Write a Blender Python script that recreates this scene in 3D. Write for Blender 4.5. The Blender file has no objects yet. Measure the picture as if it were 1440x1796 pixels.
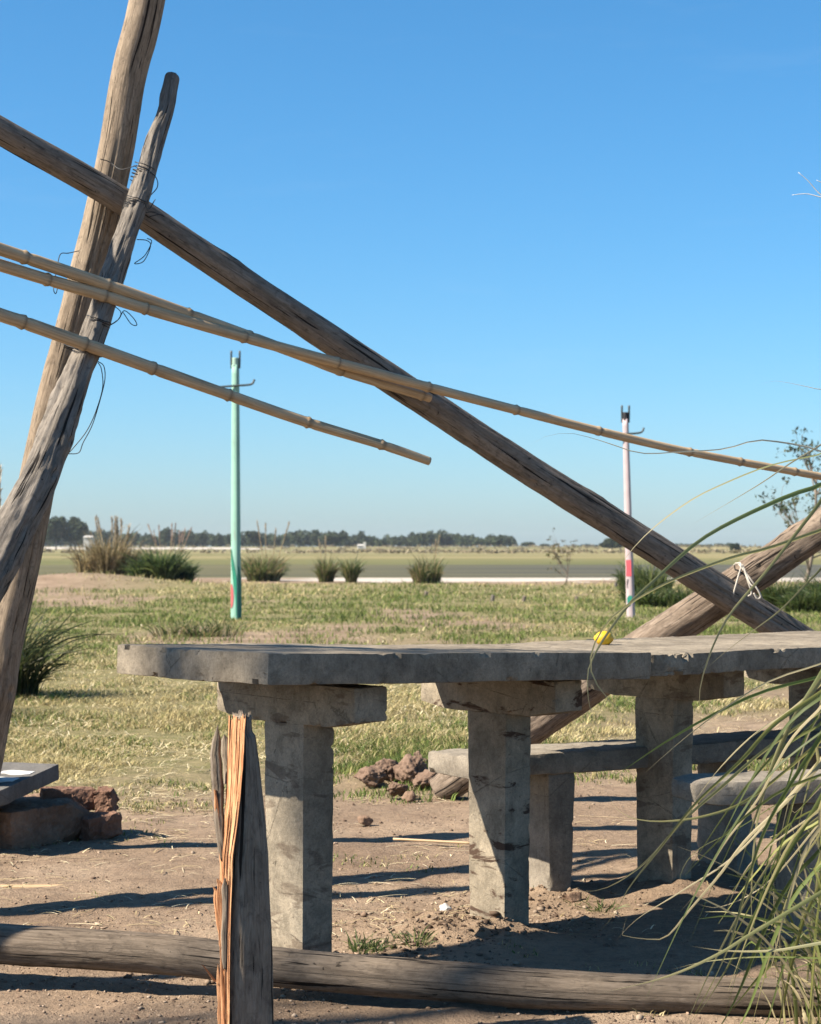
import bpy, bmesh, math, random
import numpy as np
from mathutils import Vector, noise as mnoise

# ------------------------------------------------------------------ camera, world, sun, exposure
SC = bpy.context.scene
COL = SC.collection
F, H, HZ, CX = 3400.0, 1.05, 960.0, 720.0          # focal length in photo pixels, eye height, horizon row
cam_d = bpy.data.cameras.new('camera')
cam = bpy.data.objects.new('camera', cam_d); COL.objects.link(cam)
cam_d.sensor_fit = 'VERTICAL'; cam_d.sensor_height = 36.0; cam_d.sensor_width = 36.0
cam_d.lens = F / 1796.0 * 36.0
cam_d.shift_y = (HZ - 898.0) / 1796.0
cam_d.clip_start = 0.05; cam_d.clip_end = 20000
cam.location = (0, 0, H); cam.rotation_euler = (math.pi / 2, 0, 0)
cam_d.dof.use_dof = True; cam_d.dof.focus_distance = 5.0; cam_d.dof.aperture_fstop = 11.0
SC.camera = cam

SUN_EL, SUN_PHI = math.radians(42), math.radians(17)   # shadows run to +X, turned PHI towards +Y
TO_SUN = Vector((-math.cos(SUN_PHI) * math.cos(SUN_EL), -math.sin(SUN_PHI) * math.cos(SUN_EL), math.sin(SUN_EL)))
w = bpy.data.worlds.new('World'); SC.world = w; w.use_nodes = True
wn = w.node_tree; wn.nodes.clear()
sky = wn.nodes.new('ShaderNodeTexSky'); sky.sky_type = 'NISHITA'; sky.sun_disc = False
sky.sun_elevation = SUN_EL
sky.sun_rotation = math.atan2(TO_SUN.x, TO_SUN.y)
sky.altitude = 0; sky.air_density = 0.95; sky.dust_density = 0.55; sky.ozone_density = 10.0
bg = wn.nodes.new('ShaderNodeBackground'); bg.inputs['Strength'].default_value = 0.066
wo = wn.nodes.new('ShaderNodeOutputWorld')
hs = wn.nodes.new('ShaderNodeHueSaturation'); hs.inputs['Saturation'].default_value = 1.10; hs.inputs['Hue'].default_value = 0.488
tc = wn.nodes.new('ShaderNodeTexCoord'); mp = wn.nodes.new('ShaderNodeMapping'); mp.inputs['Scale'].default_value = (2.2, 2.2, 15); mp.inputs['Rotation'].default_value = (0, .10, 0)
cn = wn.nodes.new('ShaderNodeTexNoise'); cn.inputs['Scale'].default_value = 2.4; cn.inputs['Detail'].default_value = 7; cn.inputs['Roughness'].default_value = .62
mr = wn.nodes.new('ShaderNodeMapRange'); mr.inputs['From Min'].default_value = .58; mr.inputs['From Max'].default_value = .80; mr.inputs['To Max'].default_value = .05
mx = wn.nodes.new('ShaderNodeMix'); mx.data_type = 'RGBA'; mx.inputs[7].default_value = (5.4, 5.9, 6.3, 1)           # thin cirrus, all round the sky
wn.links.new(tc.outputs['Generated'], mp.inputs[0]); wn.links.new(mp.outputs[0], cn.inputs['Vector']); wn.links.new(cn.outputs['Fac'], mr.inputs[0])
wn.links.new(sky.outputs[0], hs.inputs['Color']); wn.links.new(mr.outputs[0], mx.inputs[0]); wn.links.new(hs.outputs[0], mx.inputs[6]); wn.links.new(mx.outputs[2], bg.inputs[0]); wn.links.new(bg.outputs[0], wo.inputs[0])
sd = bpy.data.lights.new('sun', 'SUN'); sd.energy = 5.0; sd.angle = math.radians(0.55); sd.color = (1.0, 0.885, 0.735)
so = bpy.data.objects.new('sun', sd); COL.objects.link(so)
so.rotation_euler = TO_SUN.to_track_quat('Z', 'Y').to_euler(); so.location = (-20, -6, 20)
SC.view_settings.view_transform = 'Standard'; SC.view_settings.look = 'None'
SC.view_settings.exposure = 1.42; SC.view_settings.gamma = 1.0
SC.cycles.max_bounces = 6; SC.cycles.use_denoising = True

# ------------------------------------------------------------------ helpers
rng = np.random.default_rng(7)
random.seed(7)

def P(px, py, Z):
    return np.array([(px - CX) / F * Z, Z, H - (py - HZ) / F * Z])

def _hash(i, j, k, s):
    n = (i * 374761393 + j * 668265263 + k * 2147483647 + s * 974711) & 0xFFFFFFFF
    n = ((n ^ (n >> 13)) * 1274126177) & 0xFFFFFFFF
    n = (n ^ (n >> 16)) & 0xFFFFFFFF
    n = (n * 2246822519) & 0xFFFFFFFF
    n ^= n >> 15
    return (n & 0xFFFFFF) / float(0xFFFFFF)

def vn(p, seed=0):
    p = np.asarray(p, float)
    f = np.floor(p).astype(np.int64); t = p - f; t = t * t * (3 - 2 * t)
    i, j, k = f[..., 0], f[..., 1], f[..., 2]
    r = 0
    for a in (0, 1):
        wx = t[..., 0] if a else 1 - t[..., 0]
        for b in (0, 1):
            wy = t[..., 1] if b else 1 - t[..., 1]
            for c in (0, 1):
                wz = t[..., 2] if c else 1 - t[..., 2]
                r = r + _hash(i + a, j + b, k + c, seed) * wx * wy * wz
    return r * 2 - 1

def fbm(p, oct=4, seed=0, gain=0.5):
    p = np.asarray(p, float); r = 0; a = 1.0
    for o in range(oct):
        r = r + a * vn(p, seed + o * 17); p = p * 2.03 + 3.7; a *= gain
    return r

def fb2(x, y, sc, oct=4, seed=0):
    x = np.asarray(x, float); y = np.asarray(y, float)
    return fbm(np.stack([x * sc, y * sc, np.zeros_like(x) + seed * .37], -1), oct, seed)

def mk(name, V, Fc, mat=None, parent=None, uv=None, smooth=True, col=None):
    """one mesh object from arrays; Fc: (n,3) or (n,4) array or list of lists"""
    me = bpy.data.meshes.new(name)
    V = np.asarray(V, np.float32)
    if isinstance(Fc, np.ndarray):
        n, k = Fc.shape
        me.vertices.add(len(V)); me.vertices.foreach_set('co', V.ravel())
        me.loops.add(n * k); me.loops.foreach_set('vertex_index', Fc.astype(np.int32).ravel())
        me.polygons.add(n); me.polygons.foreach_set('loop_start', np.arange(0, n * k, k, dtype=np.int32))
        me.update(calc_edges=True)
    else:
        me.from_pydata(V.tolist(), [], [list(map(int, f)) for f in Fc])
    if uv is not None:
        li = np.zeros(len(me.loops), np.int32); me.loops.foreach_get('vertex_index', li)
        u = me.uv_layers.new(name='UVMap'); u.data.foreach_set('uv', np.asarray(uv, np.float32)[li].ravel())
    if col is not None:
        a = me.attributes.new('Col', 'FLOAT_COLOR', 'POINT')
        c = np.ones((len(V), 4), np.float32); c[:, :3] = col; a.data.foreach_set('color', c.ravel())
    if smooth: me.polygons.foreach_set('use_smooth', np.ones(len(me.polygons), bool))
    if mat: me.materials.append(mat)
    o = bpy.data.objects.new(name, me); COL.objects.link(o)
    if parent is not None:
        o.parent = parent
        o.matrix_parent_inverse = parent.matrix_world.inverted() if False else o.matrix_parent_inverse
        me.transform(_inv(parent))
    return o

def _inv(parent):
    from mathutils import Matrix
    m = Matrix.Identity(4); p = parent
    while p is not None:
        m = (Matrix.Translation(p.location) @ p.rotation_euler.to_matrix().to_4x4()) @ m; p = p.parent
    return m.inverted()

def tag(o, label, cat, group=None):
    o['label'] = label; o['category'] = cat
    if group: o['group'] = group
    return o

def thing(name, label, cat, loc, group=None):
    o = bpy.data.objects.new(name, None); COL.objects.link(o)
    o.location = [float(v) for v in loc]; o.empty_display_size = 0.1
    return tag(o, label, cat, group)

def catmull(pts, n):
    pts = np.asarray(pts, float); m = len(pts)
    ext = np.vstack([2 * pts[0] - pts[1], pts, 2 * pts[-1] - pts[-2]])
    seg = np.linalg.norm(np.diff(pts[:, :3], axis=0), axis=1); cum = np.r_[0, np.cumsum(seg)]
    s = np.linspace(0, cum[-1], n); idx = np.clip(np.searchsorted(cum, s, 'right') - 1, 0, m - 2)
    t = ((s - cum[idx]) / np.maximum(seg[idx], 1e-9))[:, None]
    p0, p1, p2, p3 = ext[idx], ext[idx + 1], ext[idx + 2], ext[idx + 3]
    return 0.5 * ((2 * p1) + (-p0 + p2) * t + (2 * p0 - 5 * p1 + 4 * p2 - p3) * t ** 2 + (-p0 + 3 * p1 - 3 * p2 + p3) * t ** 3)

def frames(C):
    T = np.gradient(C, axis=0); T /= np.linalg.norm(T, axis=1)[:, None] + 1e-12
    up = np.array([0, -1.0, 0.05]) if abs(T[0, 1]) < .9 else np.array([0, 0, 1.0])
    N = np.zeros_like(C); n = up - T[0] * up.dot(T[0]); n /= np.linalg.norm(n)
    for i in range(len(C)):
        n = n - T[i] * n.dot(T[i]); n /= np.linalg.norm(n) + 1e-12; N[i] = n
    return T, N, np.cross(T, N)

def tube_arrays(C, R, na):
    """C (n,3), R (n,) or (n,na) -> verts, faces, uv, closed with fan caps"""
    n = len(C); T, N, B = frames(C)
    th = np.linspace(0, 2 * np.pi, na, endpoint=False)
    R = np.asarray(R, float)
    if R.ndim == 1: R = np.repeat(R[:, None], na, 1)
    V = C[:, None] + R[..., None] * (np.cos(th)[None, :, None] * N[:, None] + np.sin(th)[None, :, None] * B[:, None])
    s = np.r_[0, np.cumsum(np.linalg.norm(np.diff(C, axis=0), axis=1))]
    uv = np.stack([np.repeat(th[None] * R.mean(), n, 0), np.repeat(s[:, None], na, 1)], -1).reshape(-1, 2)
    i, j = np.meshgrid(np.arange(n - 1), np.arange(na), indexing='ij'); j2 = (j + 1) % na
    Fq = np.stack([i * na + j, i * na + j2, (i + 1) * na + j2, (i + 1) * na + j], -1).reshape(-1, 4)
    return V.reshape(-1, 3), Fq, uv

def add_caps(V, Fq, uv, n, na, C):
    k = len(V)
    V = np.vstack([V, C[0], C[-1]]); uv = np.vstack([uv, uv[0], uv[-1]])
    j = np.arange(na); j2 = (j + 1) % na
    c0 = np.stack([j2, j, np.full(na, k), np.full(na, k)], -1)
    c1 = np.stack([(n - 1) * na + j, (n - 1) * na + j2, np.full(na, k + 1), np.full(na, k + 1)], -1)
    return V, uv, np.vstack([c0[:, :3], c1[:, :3]])

def split_q(Fq):
    return np.vstack([Fq[:, [0, 1, 2]], Fq[:, [0, 2, 3]]])

def log(name, pts, mat, seed, parent=None, na=72, step=0.010, rough=0.05, cracks=3, knots=4, lumps=0.06, round_end=(False, False), groove=None):
    """a weathered round pole: pts = rows of x,y,z,r"""
    pts = np.asarray(pts, float); r_ = np.random.default_rng(seed)
    L = np.linalg.norm(np.diff(pts[:, :3], axis=0), axis=1).sum(); n = max(8, int(L / step))
    Q = catmull(pts, n); C, R0 = Q[:, :3], Q[:, 3]
    th = np.linspace(0, 2 * np.pi, na, endpoint=False); s = np.linspace(0, L, n)
    S, TH = np.meshgrid(s, th, indexing='ij')
    rm = R0.mean()
    cx, cy = np.cos(TH), np.sin(TH)
    R = np.repeat(R0[:, None], na, 1)
    low = fbm(np.stack([cx * 1.1, cy * 1.1, S * 2.2 + seed], -1), 3, seed)
    fine = fbm(np.stack([cx * 6, cy * 6, S * 5], -1), 3, seed + 5)
    fib = fbm(np.stack([cx * 14, cy * 14, S * 1.7], -1), 2, seed + 9)
    gn = fbm(np.stack([cx * 2.2, cy * 2.2, S * 9 + seed], -1), 3, seed + 21)
    R = R * (1 + lumps * low + rough * .45 * gn + rough * .16 * fine + rough * .10 * fib)
    for c in range(cracks):
        a0 = r_.uniform(0, 2 * np.pi); s0 = r_.uniform(0, L * .7); s1 = s0 + r_.uniform(.4, 1.4) * L * .6
        ac = a0 + .35 * vn(np.stack([s * 1.3, 0 * s + c, 0 * s], -1), seed + 40)
        d = np.angle(np.exp(1j * (TH - ac[:, None])))
        env = np.clip((S - s0) / .15, 0, 1) * np.clip((s1 - S) / .15, 0, 1)
        wd = .040 + .02 * vn(np.stack([S * 6, 0 * S, 0 * S + c], -1), seed + 3)
        R = R - rm * .16 * env * np.exp(-(d / np.maximum(wd, .028)) ** 2)
    for c in range(knots):
        a0 = r_.uniform(0, 2 * np.pi); s0 = r_.uniform(.05 * L, .95 * L); k = r_.uniform(.5, 1.0)
        d = np.angle(np.exp(1j * (TH - a0))) * rm
        q = np.sqrt(d ** 2 + ((S - s0) * .6) ** 2)
        R = R + rm * k * (.22 * np.exp(-(q / (.5 * rm)) ** 2) - .34 * np.exp(-(q / (.16 * rm)) ** 2))
    if groove:
        a0, sa, sb, wdt, dep = groove
        d = np.angle(np.exp(1j * (TH - a0)))
        env = np.clip((S - sa) / .03, 0, 1) * np.clip((sb - S) / .03, 0, 1)
        R = R - rm * dep * env * (np.abs(d) < wdt)
    for e, on in enumerate(round_end):
        if on:
            q = (s if e == 0 else L - s) / (R0 * .9)
            R = R * np.sqrt(np.clip(1 - (1 - np.clip(q, 0, 1)) ** 2, .02, 1))[:, None]
    V, Fq, uv = tube_arrays(C, R, na)
    V, uv, caps = add_caps(V, Fq, uv, n, na, C)
    return mk(name, V, np.vstack([split_q(Fq), caps]), mat, parent, uv)

def tube(name, pts, r, mat, parent=None, na=8, n=None, smooth_path=True, r1=None):
    pts = np.asarray(pts, float)[:, :3]
    n = n or max(6, len(pts) * 8)
    C = catmull(pts, n) if smooth_path and len(pts) > 2 else catmull(pts, n)
    R = np.full(n, r) if r1 is None else np.linspace(r, r1, n)
    V, Fq, uv = tube_arrays(C, R, na); V, uv, caps = add_caps(V, Fq, uv, n, na, C)
    return mk(name, V, np.vstack([split_q(Fq), caps]), mat, parent, uv)

def rough_box(name, size, mat, parent=None, seg=0.02, bevel=0.008, amp=0.002, chip=0.006, seed=0, xf=None, taper=None, axes=None, origin=(0, 0, 0)):
    """rounded, chipped box; axes: three orthonormal rows; taper(p)->p on local coords"""
    sx, sy, sz = [v / 2 for v in size]; hs = np.array([sx, sy, sz])
    Vs, Fs, k = [], [], 0
    for ax in range(3):
        u, v = [a for a in range(3) if a != ax]
        nu = max(2, int(size[u] / seg)); nv = max(2, int(size[v] / seg))
        gu, gv = np.meshgrid(np.linspace(-1, 1, nu + 1), np.linspace(-1, 1, nv + 1), indexing='ij')
        for sg in (-1, 1):
            p = np.zeros(gu.shape + (3,)); p[..., ax] = sg * hs[ax]; p[..., u] = gu * hs[u]; p[..., v] = gv * hs[v]
            i, j = np.meshgrid(np.arange(nu), np.arange(nv), indexing='ij'); b = nv + 1
            q = np.stack([i * b + j, (i + 1) * b + j, (i + 1) * b + j + 1, i * b + j + 1], -1).reshape(-1, 4)
            flip = (sg > 0) != (ax != 1)
            if flip: q = q[:, ::-1]
            Vs.append(p.reshape(-1, 3)); Fs.append(q + k); k += p.size // 3
    V = np.vstack(Vs); Fq = np.vstack(Fs)
    r = min(bevel, hs.min() * .9)
    q = np.clip(V, -(hs - r), hs - r); d = V - q; ln = np.linalg.norm(d, axis=1)[:, None]
    nrm = d / np.maximum(ln, 1e-9); V = q + nrm * r
    ed = np.sort(hs - np.abs(V), axis=1)[:, 1]; near_edge = np.exp(-(np.clip(ed, 0, None) / .014) ** 2)
    disp = amp * fbm(V * 26 + seed, 4, seed, .6)
    ch = np.clip(fbm(V * 58 + seed * 3.1, 3, seed + 3, .6) * .8 + .5 * vn(V * 5 + seed, seed + 8) - .5, 0, 1) * chip * 1.5
    disp = disp - ch * near_edge * 2.2
    V = V + nrm * disp[:, None]
    if taper is not None: V = taper(V)
    if axes is not None: V = V @ np.asarray(axes, float)
    V = V + np.asarray(origin, float)
    o = mk(name, V, Fq, mat, parent)
    bm = bmesh.new(); bm.from_mesh(o.data); bmesh.ops.remove_doubles(bm, verts=bm.verts, dist=1e-5)
    bmesh.ops.recalc_face_normals(bm, faces=bm.faces)
    bm.to_mesh(o.data); bm.free()
    o.data.polygons.foreach_set('use_smooth', np.ones(len(o.data.polygons), bool)); o.data.set_sharp_from_angle(angle=math.radians(34))
    return o

def rock_arrays(c, dims, seed, sub=4, cuts=7, rough=.12, yaw=0):
    bm = bmesh.new(); bmesh.ops.create_icosphere(bm, subdivisions=sub, radius=1)
    V = np.array([v.co[:] for v in bm.verts]); Fc = np.array([[v.index for v in f.verts] for f in bm.faces]); bm.free()
    r_ = np.random.default_rng(seed)
    for _ in range(cuts):
        nn = r_.normal(size=3); nn /= np.linalg.norm(nn); dd = r_.uniform(.5, .85)
        t = V @ nn - dd; V = V - np.outer(np.clip(t, 0, None), nn)
    V = V * (1 + rough * fbm(V * 2.2 + seed, 5, seed, .6))[:, None]
    V = V * np.asarray(dims)
    ca, sa = math.cos(yaw), math.sin(yaw)
    V = V @ np.array([[ca, sa, 0], [-sa, ca, 0], [0, 0, 1]]) + np.asarray(c, float)
    return V, Fc

def rock(name, c, dims, seed, mat, parent=None, **k):
    V, Fc = rock_arrays(c, dims, seed, **k)
    return mk(name, V, Fc, mat, parent, None, False)

# ------------------------------------------------------------------ materials
ALBEDO = 0.70      # the palettes below are brought down to surface albedo by this factor
class G:
    def __init__(s, name):
        s.m = bpy.data.materials.new(name); s.m.use_nodes = True; s.t = s.m.node_tree; s.t.nodes.clear()
        s.out = s.t.nodes.new('ShaderNodeOutputMaterial')
    def n(s, ty, ins=None, **pr):
        nd = s.t.nodes.new('ShaderNode' + ty)
        for k, v in pr.items(): setattr(nd, k, v)
        for k, v in (ins or {}).items():
            sk = nd.inputs[k]
            if isinstance(v, bpy.types.NodeSocket): s.t.links.new(v, sk)
            else: sk.default_value = v
        return nd
    def coord(s, which='Object', scale=(1, 1, 1)):
        c = s.n('TexCoord').outputs[which]
        return s.n('Mapping', {'Vector': c, 'Scale': scale}).outputs[0]
    def pos(s, scale=(1, 1, 1)):
        c = s.n('NewGeometry').outputs['Position']
        return s.n('Mapping', {'Vector': c, 'Scale': scale}).outputs[0]
    def noise(s, vec, scale, detail=4, rough=.55, dist=0.0):
        return s.n('TexNoise', {'Vector': vec, 'Scale': scale, 'Detail': detail, 'Roughness': rough, 'Distortion': dist}).outputs['Fac']
    def ramp(s, fac, stops):
        nd = s.n('ValToRGB', {'Fac': fac}); cr = nd.color_ramp
        while len(cr.elements) < len(stops): cr.elements.new(.5)
        for e, (p, c) in zip(cr.elements, stops):
            e.position = p; e.color = tuple(c) + (1,) if len(c) == 3 else c
        return nd.outputs[0]
    def mapr(s, v, a, b, c=0, d=1):
        return s.n('MapRange', {'Value': v, 'From Min': a, 'From Max': b, 'To Min': c, 'To Max': d}).outputs[0]
    def mix(s, f, a, b, bt='MIX'):
        nd = s.n('Mix', data_type='RGBA', blend_type=bt)
        for i, v in ((0, f), (6, a), (7, b)):
            if isinstance(v, bpy.types.NodeSocket): s.t.links.new(v, nd.inputs[i])
            else: nd.inputs[i].default_value = v if i == 0 else (tuple(v) + (1,) if len(v) == 3 else v)
        return nd.outputs[2]
    def math(s, op, a, b=0.0):
        nd = s.n('Math', operation=op)
        for i, v in ((0, a), (1, b)):
            if isinstance(v, bpy.types.NodeSocket): s.t.links.new(v, nd.inputs[i])
            else: nd.inputs[i].default_value = v
        return nd.outputs[0]
    def bump(s, h, strength=.5, dist=.01, nrm=None):
        ins = {'Height': h, 'Strength': strength, 'Distance': dist}
        if nrm is not None: ins['Normal'] = nrm
        return s.n('Bump', ins).outputs[0]
    def fin(s, col, rough=.85, nrm=None, spec=.25, transl=0.0):
        col = s.mix(1.0, col, (ALBEDO,) * 3, 'MULTIPLY')
        ins = {'Base Color': col, 'Roughness': rough, 'Specular IOR Level': spec}
        if nrm is not None: ins['Normal'] = nrm
        b = s.n('BsdfPrincipled', ins).outputs[0]
        if transl:
            tr = s.n('BsdfTranslucent', {'Color': col}).outputs[0]
            b = s.n('MixShader', {0: transl, 1: b, 2: tr}).outputs[0]
        s.t.links.new(b, s.out.inputs[0]); return s.m

def wood(name, pale, mid, dark, streak=.5, blot=.6, seed=0.0, bark=0.0):
    g = G(name); uv = g.coord('UV')
    def mp(a, b, l): return g.n('Mapping', {'Vector': uv, 'Scale': (a, b, 1), 'Location': (seed * 3.1, seed * 2 + l, 0)}).outputs[0]
    na, nb, nc = g.noise(mp(150, 8, 0), 1, 6, .65, .5), g.noise(mp(520, 34, 3), 1, 4, .65), g.noise(mp(22, 9, 5), 1, 6, .65, .5)
    nl = g.noise(mp(9, 2.2, 8), 1, 4, .6)
    nd = g.noise(mp(70, 2.2, 9), 1, 3, .5, .7); ne = g.noise(mp(190, 7, 11), 1, 2, .5, .5)
    base = g.ramp(na, [(.25, dark), (.46, mid), (.75, pale)])
    base = g.mix(g.mapr(nl, .40, .62, 0, .55), base, pale)
    base = g.mix(g.mapr(nc, .46, .70, 0, blot), base, [v * .62 for v in mid])
    base = g.mix(streak, base, g.ramp(nb, [(.3, (.55, .53, .5)), (.62, (1.08, 1.08, 1.08))]), 'MULTIPLY')
    gr = g.noise(mp(55, 26, 14), 1, 6, .7, .8); sp = g.noise(mp(34, 30, 17), 1, 3, .6, .5)
    base = g.mix(g.mapr(gr, .5, .72, 0, .7), base, [v * .75 for v in dark])              # grime
    base = g.mix(g.mapr(sp, .69, .73, 0, .85), base, [v * .4 for v in dark])             # small dead knots
    crack = g.math('MULTIPLY', g.mapr(nd, .355, .385), g.mapr(ne, .30, .34))          # narrow drying checks
    base = g.mix(crack, [v * .25 for v in dark], base)
    hgt = g.math('ADD', g.math('MULTIPLY', na, .5), g.math('ADD', g.math('MULTIPLY', nb, .35), g.math('MULTIPLY', crack, .9)))
    return g.fin(base, .88, g.bump(g.math('ADD', hgt, g.math('MULTIPLY', gr, -.5)), .7, .005), .2)

def concrete(name, c0, c1, stain=.35, seed=0.0, rust=0.0):
    g = G(name); p = g.n('Mapping', {'Vector': g.n('NewGeometry').outputs['Position'], 'Location': (seed, seed * 1.7, 0)}).outputs[0]
    big, mid, fin = g.noise(p, 3.6, 6, .65, .5), g.noise(p, 17, 6, .7, .4), g.noise(p, 240, 4, .75)
    col = g.ramp(big, [(.30, c0), (.48, [(a + b) / 2 for a, b in zip(c0, c1)]), (.66, c1)])
    col = g.mix(g.mapr(mid, .46, .66, 0, stain), col, [v * .42 for v in c0])
    col = g.mix(g.mapr(mid, .40, .26, 0, .5), col, [min(1, v * 1.35) for v in c1])
    grit = g.noise(p, 95, 5, .75)
    col = g.mix(.45, col, g.ramp(grit, [(.3, (.5, .49, .48)), (.5, (1, 1, 1)), (.68, (1.25, 1.24, 1.2))]), 'MULTIPLY')
    col = g.mix(.5, col, g.ramp(fin, [(.28, (.42, .42, .42)), (.5, (.92, .92, .92)), (.7, (1.2, 1.19, 1.17))]), 'MULTIPLY')
    pit = g.math('MULTIPLY', g.mapr(g.noise(p, 75, 4, .6, .9), .27, .34), g.mapr(g.noise(p, 14, 5, .6, 1.0), .25, .29))
    col = g.mix(g.mapr(pit, 0, 1, .35, 1), [v * .4 for v in c0], col)
    run = g.noise(g.n('Mapping', {'Vector': p, 'Scale': (26, 26, 7)}).outputs[0], 1, 5, .65, .6)
    col = g.mix(g.mapr(run, .52, .72, 0, .35), col, [v * .45 for v in c0])
    vo = g.n('TexVoronoi', {'Vector': g.n('Mapping', {'Vector': p, 'Scale': (1, 1, 2.2)}).outputs[0], 'Scale': 2.0, 'Randomness': 1.0}, feature='DISTANCE_TO_EDGE').outputs['Distance']
    wob = g.math('ADD', vo, g.math('MULTIPLY', g.math('SUBTRACT', mid, .5), .05))
    crk = g.math('MAXIMUM', g.mapr(g.math('ABSOLUTE', wob), .0006, .0022), g.mapr(big, .35, .32))          # a few hairline cracks
    col = g.mix(g.mapr(crk, 0, 1, .55, 1), [v * .3 for v in c0], col)
    if rust:
        rs = g.noise(g.n('Mapping', {'Vector': p, 'Scale': (7, 7, 24), 'Location': (3, 1, .4)}).outputs[0], 1, 5, .6, .5)
        col = g.mix(g.mapr(rs, .565, .62, 0, rust), col, (.075, .042, .03))
    h = g.math('ADD', g.math('ADD', g.math('MULTIPLY', fin, .3), g.math('MULTIPLY', grit, .5)), g.math('ADD', g.math('MULTIPLY', mid, .5), g.math('ADD', g.math('MULTIPLY', pit, .7), g.math('MULTIPLY', crk, .5))))
    return g.fin(col, .93, g.bump(h, .7, .005), .12)

def flat(name, c, rough=.7, spec=.3, var=.25, scale=30, transl=0.0):
    g = G(name); p = g.coord('Object')
    n1 = g.noise(p, scale, 4)
    col = g.mix(g.mapr(n1, .3, .7), [v * (1 - var) for v in c], [min(1, v * (1 + var * .5)) for v in c])
    return g.fin(col, rough, g.bump(n1, .2, .003), spec, transl)

def leafmat(name, transl=.3, rough=.6, spec=.3):
    g = G(name); c = g.n('Attribute', attribute_name='Col').outputs['Color']
    return g.fin(c, rough, None, spec, transl)

M_BIG = wood('wood_weathered_tan', (.50, .405, .30), (.335, .26, .185), (.12, .092, .068), .55, .6, 1)
M_BEAM = wood('wood_weathered_brown', (.40, .335, .27), (.25, .205, .162), (.09, .072, .058), .55, .6, 2)
M_GREY = wood('wood_silver_grey', (.36, .32, .275), (.225, .20, .17), (.08, .07, .06), .55, .7, 3)
M_DIAG = wood('wood_peeling_bark', (.42, .34, .265), (.23, .175, .13), (.075, .055, .043), .55, .8, 4)
M_RAIL = wood('wood_grey_rail', (.30, .245, .19), (.185, .145, .108), (.07, .055, .042), .55, .6, 5)
M_POST = wood('wood_grey_post', (.42, .355, .28), (.27, .22, .168), (.085, .067, .052), .6, .5, 6)
M_TORN = wood('wood_fresh_orange', (.90, .56, .31), (.70, .31, .14), (.30, .105, .05), .6, .45, 7)
M_CONC = concrete('concrete_table', (.22, .187, .143), (.46, .395, .30), .5, 0)
M_CONC2 = concrete('concrete_legs', (.26, .225, .172), (.55, .475, .36), .45, 4, .45)
M_CONC3 = concrete('concrete_leg_rusty', (.26, .225, .172), (.55, .475, .36), .4, 6, .9)
M_BENCH = concrete('concrete_bench', (.25, .22, .18), (.42, .375, .305), .4, 9)
M_WIRE = flat('black_wire', (.02, .021, .024), .5, .4)
M_STRING = flat('pale_string', (.62, .58, .50), .9, .1)
M_BLADE = leafmat('pampas_blade', .5, .5, .35)
M_GRASS = leafmat('grass_blade', .3, .7, .15)
M_LEAF = leafmat('leaf', .25, .7, .15)
M_STRAW = leafmat('straw', .15, .7, .2)
M_SOIL = leafmat('soil_crumb', 0, .95, .05)

def bamboo_mat(name, ringed):
    g = G(name); uv = g.coord('UV')
    n1 = g.noise(g.n('Mapping', {'Vector': uv, 'Scale': (160, 4, 1)}).outputs[0], 1, 5)
    n2 = g.noise(g.n('Mapping', {'Vector': uv, 'Scale': (16, 6, 1)}).outputs[0], 1, 5, .65)
    c = g.ramp(n1, [(.3, (.46, .31, .165)), (.6, (.76, .56, .34))])
    c = g.mix(g.mapr(n2, .42, .72, 0, .6), c, (.33, .225, .13))
    if ringed: c = g.mix(1.0, c, g.n('Attribute', attribute_name='Col').outputs['Color'], 'MULTIPLY')
    return g.fin(c, .55, g.bump(n1, .2, .002), .3)
M_BAMBOO = bamboo_mat('bamboo', True)          # dark rings at the nodes come with the mesh
M_CANE = bamboo_mat('dry_cane', False)

def rockmat(name, a, b):
    g = G(name); p = g.pos()
    n1, n2 = g.noise(p, 9, 6, .65), g.noise(p, 70, 5, .7)
    c = g.mix(.5, g.ramp(n1, [(.3, a), (.7, b)]), g.ramp(n2, [(.3, (.45, .45, .45)), (.7, (1.1, 1.1, 1.1))]), 'MULTIPLY')
    h = g.math('ADD', n1, g.math('MULTIPLY', n2, .5))
    return g.fin(c, .95, g.bump(h, .9, .012), .1)
M_ROCK = rockmat('rubble_brown', (.20, .125, .085), (.40, .28, .20))
M_BRICK = rockmat('rubble_red', (.19, .105, .075), (.34, .21, .15))
M_CLOD = rockmat('dirt_clod', (.16, .105, .075), (.33, .23, .17))
M_PAVER = concrete('paver_grey', (.15, .145, .138), (.235, .225, .21), .2, 14)
M_WHITE = flat('white_paint', (.75, .74, .71), .8, .2, .2, 40)

# ------------------------------------------------------------------ terrain
def smooth(a, b, x): 
    t = np.clip((x - a) / (b - a), 0, 1); return t * t * (3 - 2 * t)

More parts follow.
